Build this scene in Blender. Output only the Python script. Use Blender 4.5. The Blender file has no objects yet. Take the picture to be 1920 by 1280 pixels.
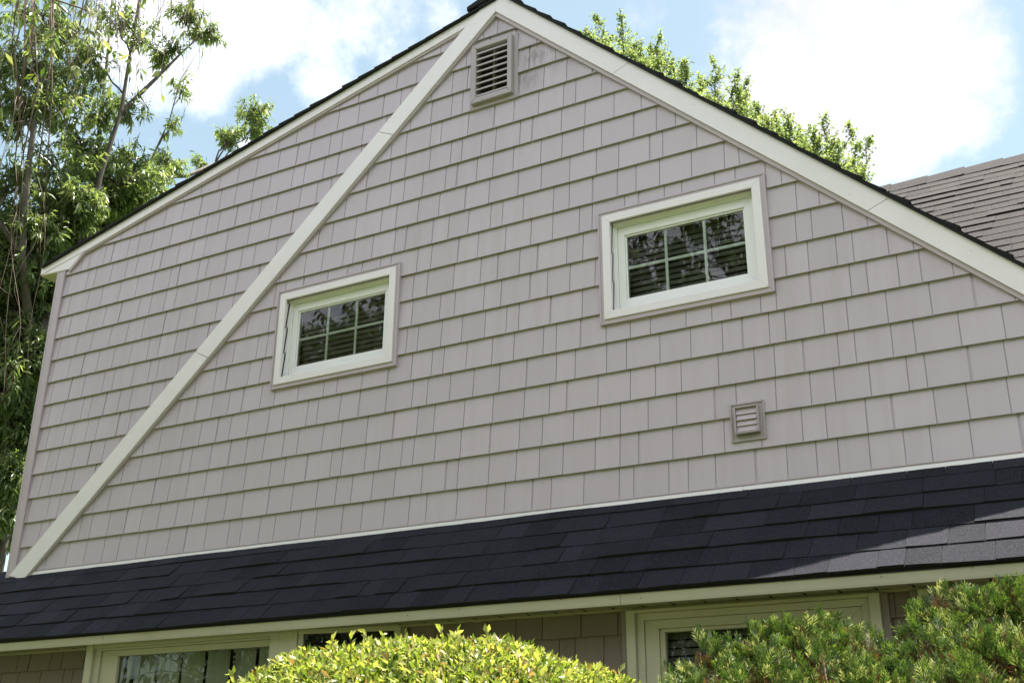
import bpy, math, random
import numpy as np
from mathutils import Matrix, Vector

R = math.radians
sc = bpy.context.scene
COL = sc.collection

# ------------------------------------------------------------------ camera
D, H = 5.3, 1.6                       # camera distance from the gable wall (plane y = 0) and its height
FPX = 2101.5                          # focal length in pixels of a 1920 px wide picture
YAW, PIT, ROL = R(-29.0085), R(21.6928), R(0.3228)
fw = np.array([math.sin(YAW) * math.cos(PIT), math.cos(YAW) * math.cos(PIT), math.sin(PIT)])
rt0 = np.array([math.cos(YAW), -math.sin(YAW), 0.0])
up0 = np.cross(rt0, fw)
rt = rt0 * math.cos(ROL) + up0 * math.sin(ROL)
up = up0 * math.cos(ROL) - rt0 * math.sin(ROL)
cam_d = bpy.data.cameras.new('camera')
cam_d.sensor_fit = 'HORIZONTAL'
cam_d.sensor_width = 36.0
cam_d.lens = FPX / 1920 * 36
cam_d.clip_start = 0.05
cam_d.clip_end = 3000
cam = bpy.data.objects.new('camera', cam_d)
COL.objects.link(cam)
cam.matrix_world = Matrix(((rt[0], up[0], -fw[0], 0.0), (rt[1], up[1], -fw[1], -D),
                           (rt[2], up[2], -fw[2], H), (0, 0, 0, 1)))
sc.camera = cam


def dirpx(x, y):
    d = rt * ((x - 960) / FPX) - up * ((y - 640) / FPX) + fw
    return d / np.linalg.norm(d)


# ------------------------------------------------------------------ light, sky, exposure
SUN_A, SUN_C = 0.6, 4.17               # sun direction = (A, 1, C): behind the house, high, a little to the right
sun_v = np.array([SUN_A, 1.0, SUN_C]); sun_v /= np.linalg.norm(sun_v)
sun_el = math.asin(sun_v[2])
sun_az = math.atan2(sun_v[0], sun_v[1])
sl = bpy.data.lights.new('sun', 'SUN')
sl.energy = 5.0
sl.angle = R(0.5)
sl.color = (1.0, 0.95, 0.86)
so = bpy.data.objects.new('sun', sl)
COL.objects.link(so)
so.rotation_euler = Vector(sun_v).to_track_quat('Z', 'Y').to_euler()
so.location = (10, 10, 40)

sc.view_settings.view_transform = 'Standard'
sc.view_settings.look = 'None'
sc.view_settings.gamma = 1
sc.view_settings.use_curve_mapping = False
sc.view_settings.exposure = 1.8

world = bpy.data.worlds.new('World')
sc.world = world
world.use_nodes = True
wt = world.node_tree
wt.nodes.clear()


def wn(t, **kw):
    n = wt.nodes.new(t)
    for k, v in kw.items():
        setattr(n, k, v)
    return n


sky = wn('ShaderNodeTexSky', sky_type='NISHITA', sun_disc=False)
sky.sun_elevation = sun_el
sky.sun_rotation = sun_az
sky.altitude = 50
sky.air_density = 1.0
sky.dust_density = 0.6
sky.ozone_density = 1.5
wout = wn('ShaderNodeOutputWorld')
bg = wn('ShaderNodeBackground')
SKY_STR = 0.13
bg.inputs['Strength'].default_value = SKY_STR
tc = wn('ShaderNodeTexCoord')
noi = wn('ShaderNodeTexNoise')
noi.inputs['Scale'].default_value = 8.5
noi.inputs['Detail'].default_value = 9
noi.inputs['Roughness'].default_value = 0.66
wt.links.new(tc.outputs['Generated'], noi.inputs['Vector'])


def wmath(op, a, b=None, clamp=False):
    n = wn('ShaderNodeMath', operation=op, use_clamp=clamp)
    for i, v in enumerate((a, b)):
        if v is None:
            continue
        if isinstance(v, (int, float)):
            n.inputs[i].default_value = v
        else:
            wt.links.new(v, n.inputs[i])
    return n.outputs[0]


# cumulus heaps, each a direction in the sky, an angular size and a weight
heaps = [((1570, 60), 200, 1.0), ((1650, 190), 180, 1.0), ((1490, 210), 140, .95), ((1780, 180), 120, .95), ((1690, 70), 150, .95), ((1600, 290), 100, .8), ((1665, 320), 70, .7), ((1500, -160), 240, .9),
         ((450, 45), 115, 1.0), ((385, 115), 95, .9), ((300, 60), 130, .9), ((525, 25), 65, .75), ((600, 140), 70, .55), ((575, 70), 60, .55), ((710, 15), 95, .5), ((820, 40), 50, .4), ((100, 250), 90, .55),
         ((480, 275), 40, .7), ((1215, 22), 50, .45), ((1830, 268), 40, .55)]
heaps = [(dirpx(*p_), r_ * .92 / FPX, w_) for p_, r_, w_ in heaps]
# unseen cloud banks, mostly behind the camera, added to brighten the wall
for az_, el_, r_, w_ in ((180, 48, .50, 1.), (140, 40, .36, .95), (228, 42, .42, 1.), (95, 40, .34, .9), (190, 22, .3, .9), (-75, 58, .30, .9), (120, 66, .25, .8)):
    heaps.append((np.array([math.sin(R(az_)) * math.cos(R(el_)), math.cos(R(az_)) * math.cos(R(el_)), math.sin(R(el_))]), r_, w_))
acc = None
for c, a_, w_ in heaps:
    dp = wn('ShaderNodeVectorMath', operation='DOT_PRODUCT')
    wt.links.new(tc.outputs['Generated'], dp.inputs[0])
    dp.inputs[1].default_value = tuple(c)
    mr = wn('ShaderNodeMapRange', interpolation_type='SMOOTHSTEP')
    wt.links.new(dp.outputs['Value'], mr.inputs['Value'])
    mr.inputs['From Min'].default_value = math.cos(a_ * 1.45)
    mr.inputs['From Max'].default_value = math.cos(a_ * 0.15)
    mr.inputs['To Min'].default_value = 0
    mr.inputs['To Max'].default_value = w_
    acc = mr.outputs[0] if acc is None else wmath('MAXIMUM', acc, mr.outputs[0])
# scattered clouds elsewhere in the sky
noi2 = wn('ShaderNodeTexNoise')
noi2.inputs['Scale'].default_value = 2.1
noi2.inputs['Detail'].default_value = 3
wt.links.new(tc.outputs['Generated'], noi2.inputs['Vector'])
dens = wmath('ADD', acc, wmath('MULTIPLY', wmath('SUBTRACT', noi.outputs['Fac'], 0.5), 2.3))
dens = wmath('ADD', dens, wmath('MULTIPLY', wmath('SUBTRACT', noi2.outputs['Fac'], 0.5), 0.2))
cm = wn('ShaderNodeMapRange', interpolation_type='SMOOTHSTEP')
wt.links.new(dens, cm.inputs['Value'])
cm.inputs['From Min'].default_value = 0.22
cm.inputs['From Max'].default_value = 1.0
mixc = wn('ShaderNodeMix', data_type='RGBA')
wt.links.new(cm.outputs[0], mixc.inputs['Factor'])
# the air's own blue, thinned a little by summer haze
hz = wn('ShaderNodeMix', data_type='RGBA')
hz.inputs['Factor'].default_value = 0.3
wt.links.new(sky.outputs['Color'], hz.inputs['A'])
hz.inputs['B'].default_value = (1.5, 1.9, 2.3, 1)
skm = wn('ShaderNodeMix', data_type='RGBA', blend_type='MULTIPLY')
skm.inputs['Factor'].default_value = 1
wt.links.new(hz.outputs['Result'], skm.inputs['A'])
skm.inputs['B'].default_value = (.80, .75, .58, 1)
wt.links.new(skm.outputs['Result'], mixc.inputs['A'])
# heaps seen against the sun are thin and grey-white, those lit from the front are brighter
sdp = wn('ShaderNodeVectorMath', operation='DOT_PRODUCT')
wt.links.new(tc.outputs['Generated'], sdp.inputs[0])
sdp.inputs[1].default_value = tuple(sun_v)
cb = wn('ShaderNodeMapRange')
wt.links.new(sdp.outputs['Value'], cb.inputs['Value'])
cb.inputs['From Min'].default_value = .75
cb.inputs['From Max'].default_value = .25
cb.inputs['To Min'].default_value = 2.25
cb.inputs['To Max'].default_value = 6.0
cgr = wmath('MULTIPLY', cb.outputs[0], wmath('ADD', 0.72, wmath('MULTIPLY', noi.outputs['Fac'], 0.55)))
ccol = wn('ShaderNodeMix', data_type='RGBA', blend_type='MULTIPLY')
ccol.inputs['Factor'].default_value = 1
ccol.inputs['A'].default_value = (.95, .975, 1.06, 1)
wt.links.new(cgr, ccol.inputs['B'])
wt.links.new(ccol.outputs['Result'], mixc.inputs['B'])
wt.links.new(mixc.outputs['Result'], bg.inputs['Color'])
wt.links.new(bg.outputs[0], wout.inputs['Surface'])

# ------------------------------------------------------------------ materials


def newmat(name):
    m = bpy.data.materials.new(name)
    m.use_nodes = True
    nt = m.node_tree
    b = nt.nodes['Principled BSDF']
    return m, nt, b


def nd(nt, t, **kw):
    n = nt.nodes.new(t)
    for k, v in kw.items():
        setattr(n, k, v)
    return n


def noise(nt, scale, detail=4, rough=.55, vec=None, stretch=None):
    n = nd(nt, 'ShaderNodeTexNoise')
    n.inputs['Scale'].default_value = scale
    n.inputs['Detail'].default_value = detail
    n.inputs['Roughness'].default_value = rough
    tcn = nd(nt, 'ShaderNodeTexCoord')
    src = tcn.outputs['Object']
    if stretch:
        mp = nd(nt, 'ShaderNodeMapping')
        mp.inputs['Scale'].default_value = stretch
        nt.links.new(src, mp.inputs['Vector'])
        src = mp.outputs[0]
    nt.links.new(src, n.inputs['Vector'])
    return n.outputs['Fac']


def ramp(nt, fac, stops):
    r = nd(nt, 'ShaderNodeValToRGB')
    e = r.color_ramp.elements
    e[0].position, e[0].color = stops[0][0], (*stops[0][1], 1)
    e[1].position, e[1].color = stops[-1][0], (*stops[-1][1], 1)
    for p, c in stops[1:-1]:
        x = e.new(p)
        x.color = (*c, 1)
    nt.links.new(fac, r.inputs['Fac'])
    return r.outputs['Color']


def mixrgb(nt, fac, a, b, mode='MIX'):
    n = nd(nt, 'ShaderNodeMix', data_type='RGBA', blend_type=mode)
    for k, v in (('Factor', fac), ('A', a), ('B', b)):
        if isinstance(v, (int, float)):
            n.inputs[k].default_value = v
        elif isinstance(v, tuple):
            n.inputs[k].default_value = (*v, 1)
        else:
            nt.links.new(v, n.inputs[k])
    return n.outputs['Result']


def vmath(nt, op, a, b):
    n = nd(nt, 'ShaderNodeMath', operation=op)
    for i, v in enumerate((a, b)):
        if isinstance(v, (int, float)):
            n.inputs[i].default_value = v
        else:
            nt.links.new(v, n.inputs[i])
    return n.outputs[0]


def bump(nt, b, h, strength, dist=0.002):
    n = nd(nt, 'ShaderNodeBump')
    n.inputs['Strength'].default_value = strength
    n.inputs['Distance'].default_value = dist
    nt.links.new(h, n.inputs['Height'])
    nt.links.new(n.outputs[0], b.inputs['Normal'])


def attr(nt, name='shade'):
    return nd(nt, 'ShaderNodeAttribute', attribute_name=name).outputs['Fac']


def siding_mat(name, base, stain=False):
    m, nt, b = newmat(name)
    c1 = tuple(v * .955 for v in base)
    c2 = tuple(v * 1.04 for v in base)
    col = ramp(nt, attr(nt), [(0, c1), (1, c2)])
    # rain streaks: long vertical wear, a little yellower than the vinyl
    st = noise(nt, 1.0, 5, .6, stretch=(16, 16, 0.9))
    big = noise(nt, 0.55, 3, .5)
    stm = ramp(nt, vmath(nt, 'MULTIPLY', st, big), [(.22, (0, 0, 0)), (.42, (1, 1, 1))])
    col = mixrgb(nt, vmath(nt, 'MULTIPLY', stm, .42), col, tuple(base[i] * (.80, .80, .74)[i] for i in range(3)))
    if stain:                                   # mildew on the shingles beside the attic louvre
        tcn = nd(nt, 'ShaderNodeTexCoord')
        sp = nd(nt, 'ShaderNodeSeparateXYZ')
        nt.links.new(tcn.outputs['Object'], sp.inputs[0])
        tot = None
        for cx, cz, rx, rz, w in ((-2.78, 5.93, .10, .10, 1.), (-2.62, 6.0, .10, .1, .8), (-2.83, 5.78, .09, .09, .8), (-2.6, 5.83, .12, .08, .45), (-3.0, 6.28, .2, .1, .35)):
            dx = vmath(nt, 'DIVIDE', vmath(nt, 'SUBTRACT', sp.outputs['X'], cx), rx)
            dz = vmath(nt, 'DIVIDE', vmath(nt, 'SUBTRACT', sp.outputs['Z'], cz), rz)
            d2 = vmath(nt, 'ADD', vmath(nt, 'MULTIPLY', dx, dx), vmath(nt, 'MULTIPLY', dz, dz))
            g = vmath(nt, 'MULTIPLY', vmath(nt, 'POWER', 2.718, vmath(nt, 'MULTIPLY', d2, -1.0)), w)
            tot = g if tot is None else vmath(nt, 'MAXIMUM', tot, g)
        mot = ramp(nt, noise(nt, 26, 6, .7, stretch=(2.2, 1, .7)), [(.34, (0, 0, 0)), (.58, (1, 1, 1))])
        col = mixrgb(nt, vmath(nt, 'MULTIPLY', vmath(nt, 'MULTIPLY', tot, mot), .72), col, (.16, .125, .12))
    nt.links.new(col, b.inputs['Base Color'])
    b.inputs['Roughness'].default_value = .52
    b.inputs['Specular IOR Level'].default_value = .35
    gr = noise(nt, 1.0, 4, .7, stretch=(170, 170, 22))
    bump(nt, b, gr, .25, .0012)
    return m


def paint_mat(name, base, rough=.4, dirt=.18, dirtcol=None):
    m, nt, b = newmat(name)
    d = ramp(nt, noise(nt, 3.2, 6, .65), [(.42, (0, 0, 0)), (.75, (1, 1, 1))])
    dc = dirtcol or tuple(v * .72 for v in base)
    col = mixrgb(nt, vmath(nt, 'MULTIPLY', d, dirt), base, dc)
    nt.links.new(col, b.inputs['Base Color'])
    b.inputs['Roughness'].default_value = rough
    b.inputs['Specular IOR Level'].default_value = .4
    bump(nt, b, noise(nt, 60, 3, .6), .05, .001)
    return m


def plain(name, base, rough=.6, metal=0):
    m, nt, b = newmat(name)
    col = mixrgb(nt, noise(nt, 9, 4, .6), tuple(v * .88 for v in base), tuple(v * 1.1 for v in base))
    nt.links.new(col, b.inputs['Base Color'])
    b.inputs['Roughness'].default_value = rough
    b.inputs['Metallic'].default_value = metal
    return m


def shingle_mat(name, lo, hi, speck=.5):
    m, nt, b = newmat(name)
    col = ramp(nt, attr(nt), [(0, lo), (1, hi)])
    g = noise(nt, 150, 4, .8)
    gm = ramp(nt, g, [(.50, (0, 0, 0)), (.66, (1, 1, 1))])
    col = mixrgb(nt, vmath(nt, 'MULTIPLY', gm, speck), col, tuple(v * 4.2 for v in hi))
    g2 = ramp(nt, noise(nt, 7, 5, .6), [(.35, (0, 0, 0)), (.7, (1, 1, 1))])
    col = mixrgb(nt, vmath(nt, 'MULTIPLY', g2, .22), col, tuple(v * 1.5 for v in hi))
    nt.links.new(col, b.inputs['Base Color'])
    b.inputs['Roughness'].default_value = .8
    b.inputs['Specular IOR Level'].default_value = .18
    bump(nt, b, noise(nt, 160, 4, .8), 1.0, .009)
    return m


def leaf_mat(name, stops, trans=.45, rough=.42, spec=.5):
    m, nt, b = newmat(name)
    col = ramp(nt, attr(nt), stops)
    hv = nd(nt, 'ShaderNodeTexNoise')
    nt.links.new(col, b.inputs['Base Color'])
    b.inputs['Roughness'].default_value = rough
    b.inputs['Specular IOR Level'].default_value = spec
    tr = nd(nt, 'ShaderNodeBsdfTranslucent')
    tcol = mixrgb(nt, 1.0, col, (1.5, 1.55, .75), 'MULTIPLY')
    nt.links.new(tcol, tr.inputs['Color'])
    mx = nd(nt, 'ShaderNodeMixShader')
    mx.inputs[0].default_value = trans
    nt.links.new(b.outputs[0], mx.inputs[1])
    nt.links.new(tr.outputs[0], mx.inputs[2])
    nt.links.new(mx.outputs[0], nt.nodes['Material Output'].inputs['Surface'])
    nt.nodes.remove(hv)
    return m


def bark_mat(name, a, b_):
    m, nt, b = newmat(name)
    n = noise(nt, 1.0, 6, .65, stretch=(18, 18, 4))
    nt.links.new(ramp(nt, n, [(.3, a), (.7, b_)]), b.inputs['Base Color'])
    b.inputs['Roughness'].default_value = .85
    bump(nt, b, n, .6, .012)
    return m


def glass_mat(name, k=1.45):
    m = bpy.data.materials.new(name)
    m.use_nodes = True
    nt = m.node_tree
    nt.nodes.clear()
    o = nd(nt, 'ShaderNodeOutputMaterial')
    t = nd(nt, 'ShaderNodeBsdfTransparent')
    t.inputs[0].default_value = (.94, .97, .955, 1)
    g = nd(nt, 'ShaderNodeBsdfGlossy')
    g.inputs['Roughness'].default_value = .0
    wv = nd(nt, 'ShaderNodeBump')
    wv.inputs['Strength'].default_value = .02
    wv.inputs['Distance'].default_value = .05
    nt.links.new(noise(nt, 2.2, 1, .4), wv.inputs['Height'])
    nt.links.new(wv.outputs[0], g.inputs['Normal'])
    f = nd(nt, 'ShaderNodeFresnel')
    f.inputs['IOR'].default_value = 1.5
    mu = vmath(nt, 'MULTIPLY', f.outputs[0], k)
    mx = nd(nt, 'ShaderNodeMixShader')
    nt.links.new(mu, mx.inputs[0])
    nt.links.new(t.outputs[0], mx.inputs[1])
    nt.links.new(g.outputs[0], mx.inputs[2])
    nt.links.new(mx.outputs[0], o.inputs['Surface'])
    return m


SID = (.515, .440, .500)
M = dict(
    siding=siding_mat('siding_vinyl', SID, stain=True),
    siding_shaded=siding_mat('siding_vinyl_shaded', (.165, .13, .108)),  # browner vinyl, with the shade under the eave darkened into its colour
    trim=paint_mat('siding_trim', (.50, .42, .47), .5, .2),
    trim_shaded=paint_mat('siding_trim_shaded', (.19, .16, .135), .5, .2),  # grey-brown trim, the same eave shade mixed into its colour
    white=paint_mat('white_aluminium', (.84, .77, .82), .42, .22, (.62, .585, .56)),
    cream=paint_mat('cream_aluminium', (.45, .425, .32), .42, .3, (.35, .33, .23)),
    vinyl=paint_mat('white_vinyl', (.84, .82, .84), .33, .12, (.58, .57, .52)),
    grille=paint_mat('grille_white', (.90, .93, .92), .4, .1),
    flash=paint_mat('flashing_white', (.84, .80, .84), .38, .15),
    vent=paint_mat('vent_plastic', (.43, .37, .395), .5, .5, (.27, .225, .21)),
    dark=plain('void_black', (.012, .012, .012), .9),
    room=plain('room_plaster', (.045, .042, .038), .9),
    blind=plain('blind_slat', (.16, .16, .145), .6),
    screen=plain('vent_mesh', (.09, .08, .075), .9),
    curtain=plain('curtain_cloth', (.42, .43, .38), .9),
    shingle=shingle_mat('asphalt_shingle', (.0055, .0062, .0110), (.0225, .0225, .032)),
    brown_shingle=shingle_mat('asphalt_shingle_brown', (.007, .0054, .0055), (.020, .0158, .0162)),  # browner version of the asphalt shingle, for the upper slope
    edge=plain('asphalt_edge', (.006, .006, .007), .9),
    glass=glass_mat('window_glass'),
    soffit=paint_mat('soffit_vinyl', (.33, .31, .22), .5, .3, (.40, .38, .30)),
    wall=plain('wall_board', (.34, .32, .31), .8),
)

# ------------------------------------------------------------------ mesh helpers


class MB:
    def __init__(s):
        s.v, s.f, s.m, s.sh = [], [], [], []

    def vert(s, p):
        s.v.append((float(p[0]), float(p[1]), float(p[2])))
        return len(s.v) - 1

    def face(s, idx, mat=0, sh=.5):
        s.f.append(tuple(idx)); s.m.append(mat); s.sh.append(sh)

    def poly(s, pts, mat=0, sh=.5):
        s.face([s.vert(p) for p in pts], mat, sh)

    def hexa(s, c, mat=0, sh=.5):
        """c: eight corners, first the four of the bottom (ccw from above), then the four of the top"""
        i = [s.vert(p) for p in c]
        for q in ((3, 2, 1, 0), (4, 5, 6, 7), (0, 1, 5, 4), (1, 2, 6, 5), (2, 3, 7, 6), (3, 0, 4, 7)):
            s.face([i[k] for k in q], mat, sh)

    def box(s, x0, x1, y0, y1, z0, z1, mat=0, sh=.5):
        s.hexa([(x0, y0, z0), (x1, y0, z0), (x1, y1, z0), (x0, y1, z0), (x0, y0, z1), (x1, y0, z1), (x1, y1, z1), (x0, y1, z1)], mat, sh)

    def prism(s, poly, y0, y1, mat=0, sh=.5):
        """poly in (x, z), counter-clockwise as seen from the camera side (-y); y0 front, y1 back"""
        a = [s.vert((x, y0, z)) for x, z in poly]
        b = [s.vert((x, y1, z)) for x, z in poly]
        s.face(a, mat, sh)
        s.face(b[::-1], mat, sh)
        n = len(poly)
        for k in range(n):
            j = (k + 1) % n
            s.face((a[j], a[k], b[k], b[j]), mat, sh)

    def ring(s, o, i, y0, y1, mat=0, sh=.5):
        """mitred frame between rectangles o and i = (x0, x1, z0, z1)"""
        O = [(o[0], o[2]), (o[1], o[2]), (o[1], o[3]), (o[0], o[3])]
        I = [(i[0], i[2]), (i[1], i[2]), (i[1], i[3]), (i[0], i[3])]
        for k in range(4):
            j = (k + 1) % 4
            s.prism([O[k], O[j], I[j], I[k]], y0, y1, mat, sh)

    def tube(s, pts, rad, n=7, mat=0, sh=.5, cap=True):
        P = [np.array(p, float) for p in pts]
        prev = None
        t0 = P[1] - P[0]
        ref = np.array([0, 0, 1.]) if abs(t0[2]) < .9 * np.linalg.norm(t0) else np.array([1., 0, 0])
        for k, p in enumerate(P):
            t = P[min(k + 1, len(P) - 1)] - P[max(k - 1, 0)]
            t /= (np.linalg.norm(t) + 1e-9)
            a = np.cross(t, ref); a /= (np.linalg.norm(a) + 1e-9)
            b = np.cross(t, a)
            ref = np.cross(a, t)
            ringv = [s.vert(p + rad[k] * (a * math.cos(2 * math.pi * q / n) + b * math.sin(2 * math.pi * q / n))) for q in range(n)]
            if prev:
                for q in range(n):
                    w = (q + 1) % n
                    s.face((prev[q], ringv[q], ringv[w], prev[w]), mat, sh)
            elif cap:
                s.face(ringv, mat, sh)
            prev = ringv
        if cap:
            s.face(prev[::-1], mat, sh)

    def build(s, name, mats, parent=None, bevel=0, smooth=False):
        me = bpy.data.meshes.new(name)
        me.from_pydata(s.v, [], s.f)
        for mt in (mats if isinstance(mats, (list, tuple)) else [mats]):
            me.materials.append(mt)
        me.polygons.foreach_set('material_index', s.m)
        at = me.attributes.new('shade', 'FLOAT', 'FACE')
        at.data.foreach_set('value', s.sh)
        if smooth:
            me.polygons.foreach_set('use_smooth', [True] * len(s.f))
        me.update()
        o = bpy.data.objects.new(name, me)
        COL.objects.link(o)
        if bevel:
            bv = o.modifiers.new('soft_edges', 'BEVEL')
            bv.width = bevel; bv.segments = 2; bv.limit_method = 'ANGLE'
        adopt(o, parent)
        return o


def adopt(o, parent):
    if parent is not None:
        o.parent = parent
        w = Matrix.Identity(4)
        q = parent
        loc = Vector((0, 0, 0))
        while q is not None:
            loc += q.location
            q = q.parent if (q.parent is not None and q.type == 'EMPTY') else None
        root = parent
        if root.type == 'EMPTY':
            o.matrix_parent_inverse = Matrix.Translation(-root.location)


def thing(name, label, cat, loc, group=None, kind=None):
    o = bpy.data.objects.new(name, None)
    COL.objects.link(o)
    o.location = loc
    o.empty_display_size = .2
    tag(o, label, cat, group, kind)
    return o


def tag(o, label, cat, group=None, kind=None):
    if label: o['label'] = label
    if cat: o['category'] = cat
    if group: o['group'] = group
    if kind: o['kind'] = kind


def at(x, z, y):
    """a point measured on the wall plane, moved to where the same detail stands at depth y"""
    return x * (D + y) / D, H + (z - H) * (D + y) / D


def clip(poly, a, b, c):
    """keep the part of poly where a*x + b*z <= c"""
    out = []
    n = len(poly)
    for i in range(n):
        p, q = poly[i], poly[(i + 1) % n]
        dp, dq = a * p[0] + b * p[1] - c, a * q[0] + b * q[1] - c
        if dp <= 0: out.append(p)
        if (dp < 0 < dq) or (dq < 0 < dp):
            t = dp / (dp - dq)
            out.append((p[0] + (q[0] - p[0]) * t, p[1] + (q[1] - p[1]) * t))
    return out


def area(p):
    return abs(sum(p[i][0] * p[(i + 1) % len(p)][1] - p[(i + 1) % len(p)][0] * p[i][1] for i in range(len(p)))) / 2 if len(p) > 2 else 0


def subtract(polys, r):
    x0, x1, z0, z1 = r
    out = []
    for p in polys:
        for piece in (clip(p, 1, 0, x0), clip(p, -1, 0, -x1),
                      clip(clip(clip(p, -1, 0, -x0), 1, 0, x1), 0, 1, z0),
                      clip(clip(clip(p, -1, 0, -x0), 1, 0, x1), 0, -1, -z1)):
            if area(piece) > 2e-5: out.append(piece)
    return out


def siding(mb, half, holes, yw, z0, E, k0, k1, xa, xb, rng, proud=.019, seam=1.15):
    """courses of shingle-pattern vinyl; half: list of half planes (a, b, c) that bound the wall"""
    for k in range(k0, k1):
        zb, zt = z0 + k * E, z0 + (k + 1) * E + .012

        def yy(z):
            t = (z - zb) / E
            return yw - proud + (proud - .003) * t

        def emit(poly, depth, sh, mat=0):
            ps = [poly]
            for h in half:
                ps = [q for q in (clip(p, *h) for p in ps) if area(q) > 2e-5]
            for h in holes:
                ps = subtract(ps, h)
            for p in ps:
                f = [mb.vert((x, yy(z) + depth, z)) for x, z in p]
                b = [mb.vert((x, yy(z) + depth + .0065, z)) for x, z in p]
                mb.face(f, mat, sh)
                for i in range(len(p)):
                    j = (i + 1) % len(p)
                    mb.face((f[j], f[i], b[i], b[j]), mat, sh)
        emit([(xa, zb + .001), (xb, zb + .001), (xb, zt), (xa, zt)], .0058, .45)
        x = xa - rng.uniform(0, .3)
        run = rng.uniform(0, seam)
        last = .15
        while x < xb:
            w = rng.choice([.083, .105, .118, .145, .160, .175, .192, .205])
            if last < .12 and w < .12: w = rng.choice([.15, .17, .195])
            last = w
            run += w
            gap = .0048
            if run > seam:
                gap = .012; run = 0
            dz = rng.uniform(-.0008, .0008)
            emit([(x + gap, zb + dz), (x + w, zb + dz), (x + w, zt), (x + gap, zt)], 0, rng.random())
            x += w


def roof_field(mb, O, U, S, N, rows, e, urange, rng, widths=(.16, .2, .24, .3, .34), wav=.003, start=0, thick=(.004, .008), mat=0, even=None):
    O, U, S, N = (np.array(q, float) for q in (O, U, S, N))
    for j in range(start, rows):
        rg = urange(j)
        if rg is None: continue
        u0, u1 = rg
        u = u0 - rng.uniform(0, .2)
        base = rng.uniform(0, 1)
        ph = rng.uniform(0, 6.28)
        while u < u1:
            w = rng.choice(widths)
            ua, ub = max(u, u0), min(u + w, u1)
            u += w
            if ub - ua < .01: continue
            h = thick[1] if rng.random() < .42 else thick[0]
            h += rng.uniform(0, .002)
            if even is not None and j == even: h = thick[0]
            sh = min(1, max(0, rng.gauss(.45, .3)))
            ds = rng.uniform(-.0025, .0025)
            gap = .0025
            nseg = 3
            top, bot, upv = [], [], []
            for q in range(nseg + 1):
                uu = ua + gap + (ub - ua - gap) * q / nseg
                wv = wav * math.sin(uu * 2.3 + ph) + wav * .5 * math.sin(uu * 7.1 + ph * 2) + rng.uniform(-wav, wav) * .3
                p = O + U * uu + S * (j * e + ds + wv * .8)
                top.append(mb.vert(p + N * (h + max(wv, -.003))))
                bot.append(mb.vert(p + N * -.003))
                upv.append(mb.vert(O + U * uu + S * (j * e + e * 1.22) + N * .001))
            for q in range(nseg):
                mb.face((top[q], top[q + 1], upv[q + 1], upv[q]), mat, sh)
                mb.face((bot[q], bot[q + 1], top[q + 1], top[q]), 1, sh)
            mb.face((bot[0], top[0], upv[0]), 1, sh)
            mb.face((top[-1], bot[-1], upv[-1]), 1, sh)


# ------------------------------------------------------------------ ground
gm, nt, b = newmat('lawn_grass')
c = ramp(nt, noise(nt, .35, 8, .7), [(.3, (.070, .105, .022)), (.55, (.105, .145, .030)), (.75, (.14, .165, .045))])
nt.links.new(c, b.inputs['Base Color'])
b.inputs['Roughness'].default_value = .9
bump(nt, b, noise(nt, 40, 4, .7), 1.0, .05)
g = MB()
g.poly([(-400, -400, 0), (400, -400, 0), (400, 400, 0), (-400, 400, 0)])
lawn = g.build('lawn', gm)
tag(lawn, None, None, kind='structure')

bm_, nt, b = newmat('bark_mulch')
nt.links.new(ramp(nt, noise(nt, 30, 6, .7), [(.3, (.02, .013, .008)), (.7, (.07, .045, .028))]), b.inputs['Base Color'])
b.inputs['Roughness'].default_value = .95
bump(nt, b, noise(nt, 45, 4, .7), 1.0, .04)
g = MB()
xs_ = [-9 + k * .6 for k in range(29)]
g.poly([(-9, -.3, .02), *[(x_, -2.75 - .18 * math.sin(x_ * .8) - .1 * math.sin(x_ * 2.1), .004) for x_ in xs_], (7.8, -.3, .02)])
bed = g.build('added_soil_bed', bm_)  # unseen dark soil, added to cut light bounced onto the lower wall
tag(bed, None, None, kind='structure')

# ------------------------------------------------------------------ house
house = thing('house', 'grey shingle sided house with white trimmed gable over a black shingle eave', 'house', (-3.08, 0, 0))
XL, XR = -7.03, 0.62                       # gable wall corners
AX = -3.08                                 # ridge of the gable
E7, ZC0 = 0.1782, 2.994
rng = random.Random(7)

WIN = [(-4.231, 4.345), (-1.869, 4.338)]   # centres of the two upper windows
VENT = (-3.25, -2.897, 5.662, 6.155)
DRY = (-1.658, -1.482, 3.216, 3.415)
holes = [(cx - .418, cx + .418, cz - .275, cz + .275) for cx, cz in WIN]
holes.append((VENT[0] + .03, VENT[1] - .03, VENT[2] + .03, VENT[3] - .03))
holes.append((DRY[0] + .02, DRY[1] - .02, DRY[2] + .02, DRY[3] - .02))
half = [(-1, 0, -XL - .0), (1, 0, 3), (0, -1, -2.96),
        (-.25, 1, 6.42 + .25 * 3.08), (.935, 1, 6.42 - .935 * 3.08)]
half[0] = (-1, 0, 6.945)
mb = MB()
siding(mb, half, holes, 0.0, ZC0, E7, -1, 20, -7.0, 1.2, rng)
mb.build('gable_siding', M['siding'], house)

# ---- rakes: white boards with a siding-coloured channel below each


def strip(x0, x1, f_lo, f_hi, y):
    """points of a sloping strip between two lines z = f(x), given on the wall plane"""
    P = [(x0, f_lo(x0)), (x1, f_lo(x1)), (x1, f_hi(x1)), (x0, f_hi(x0))]
    return [at(px, pz, y) for px, pz in P]


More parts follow.
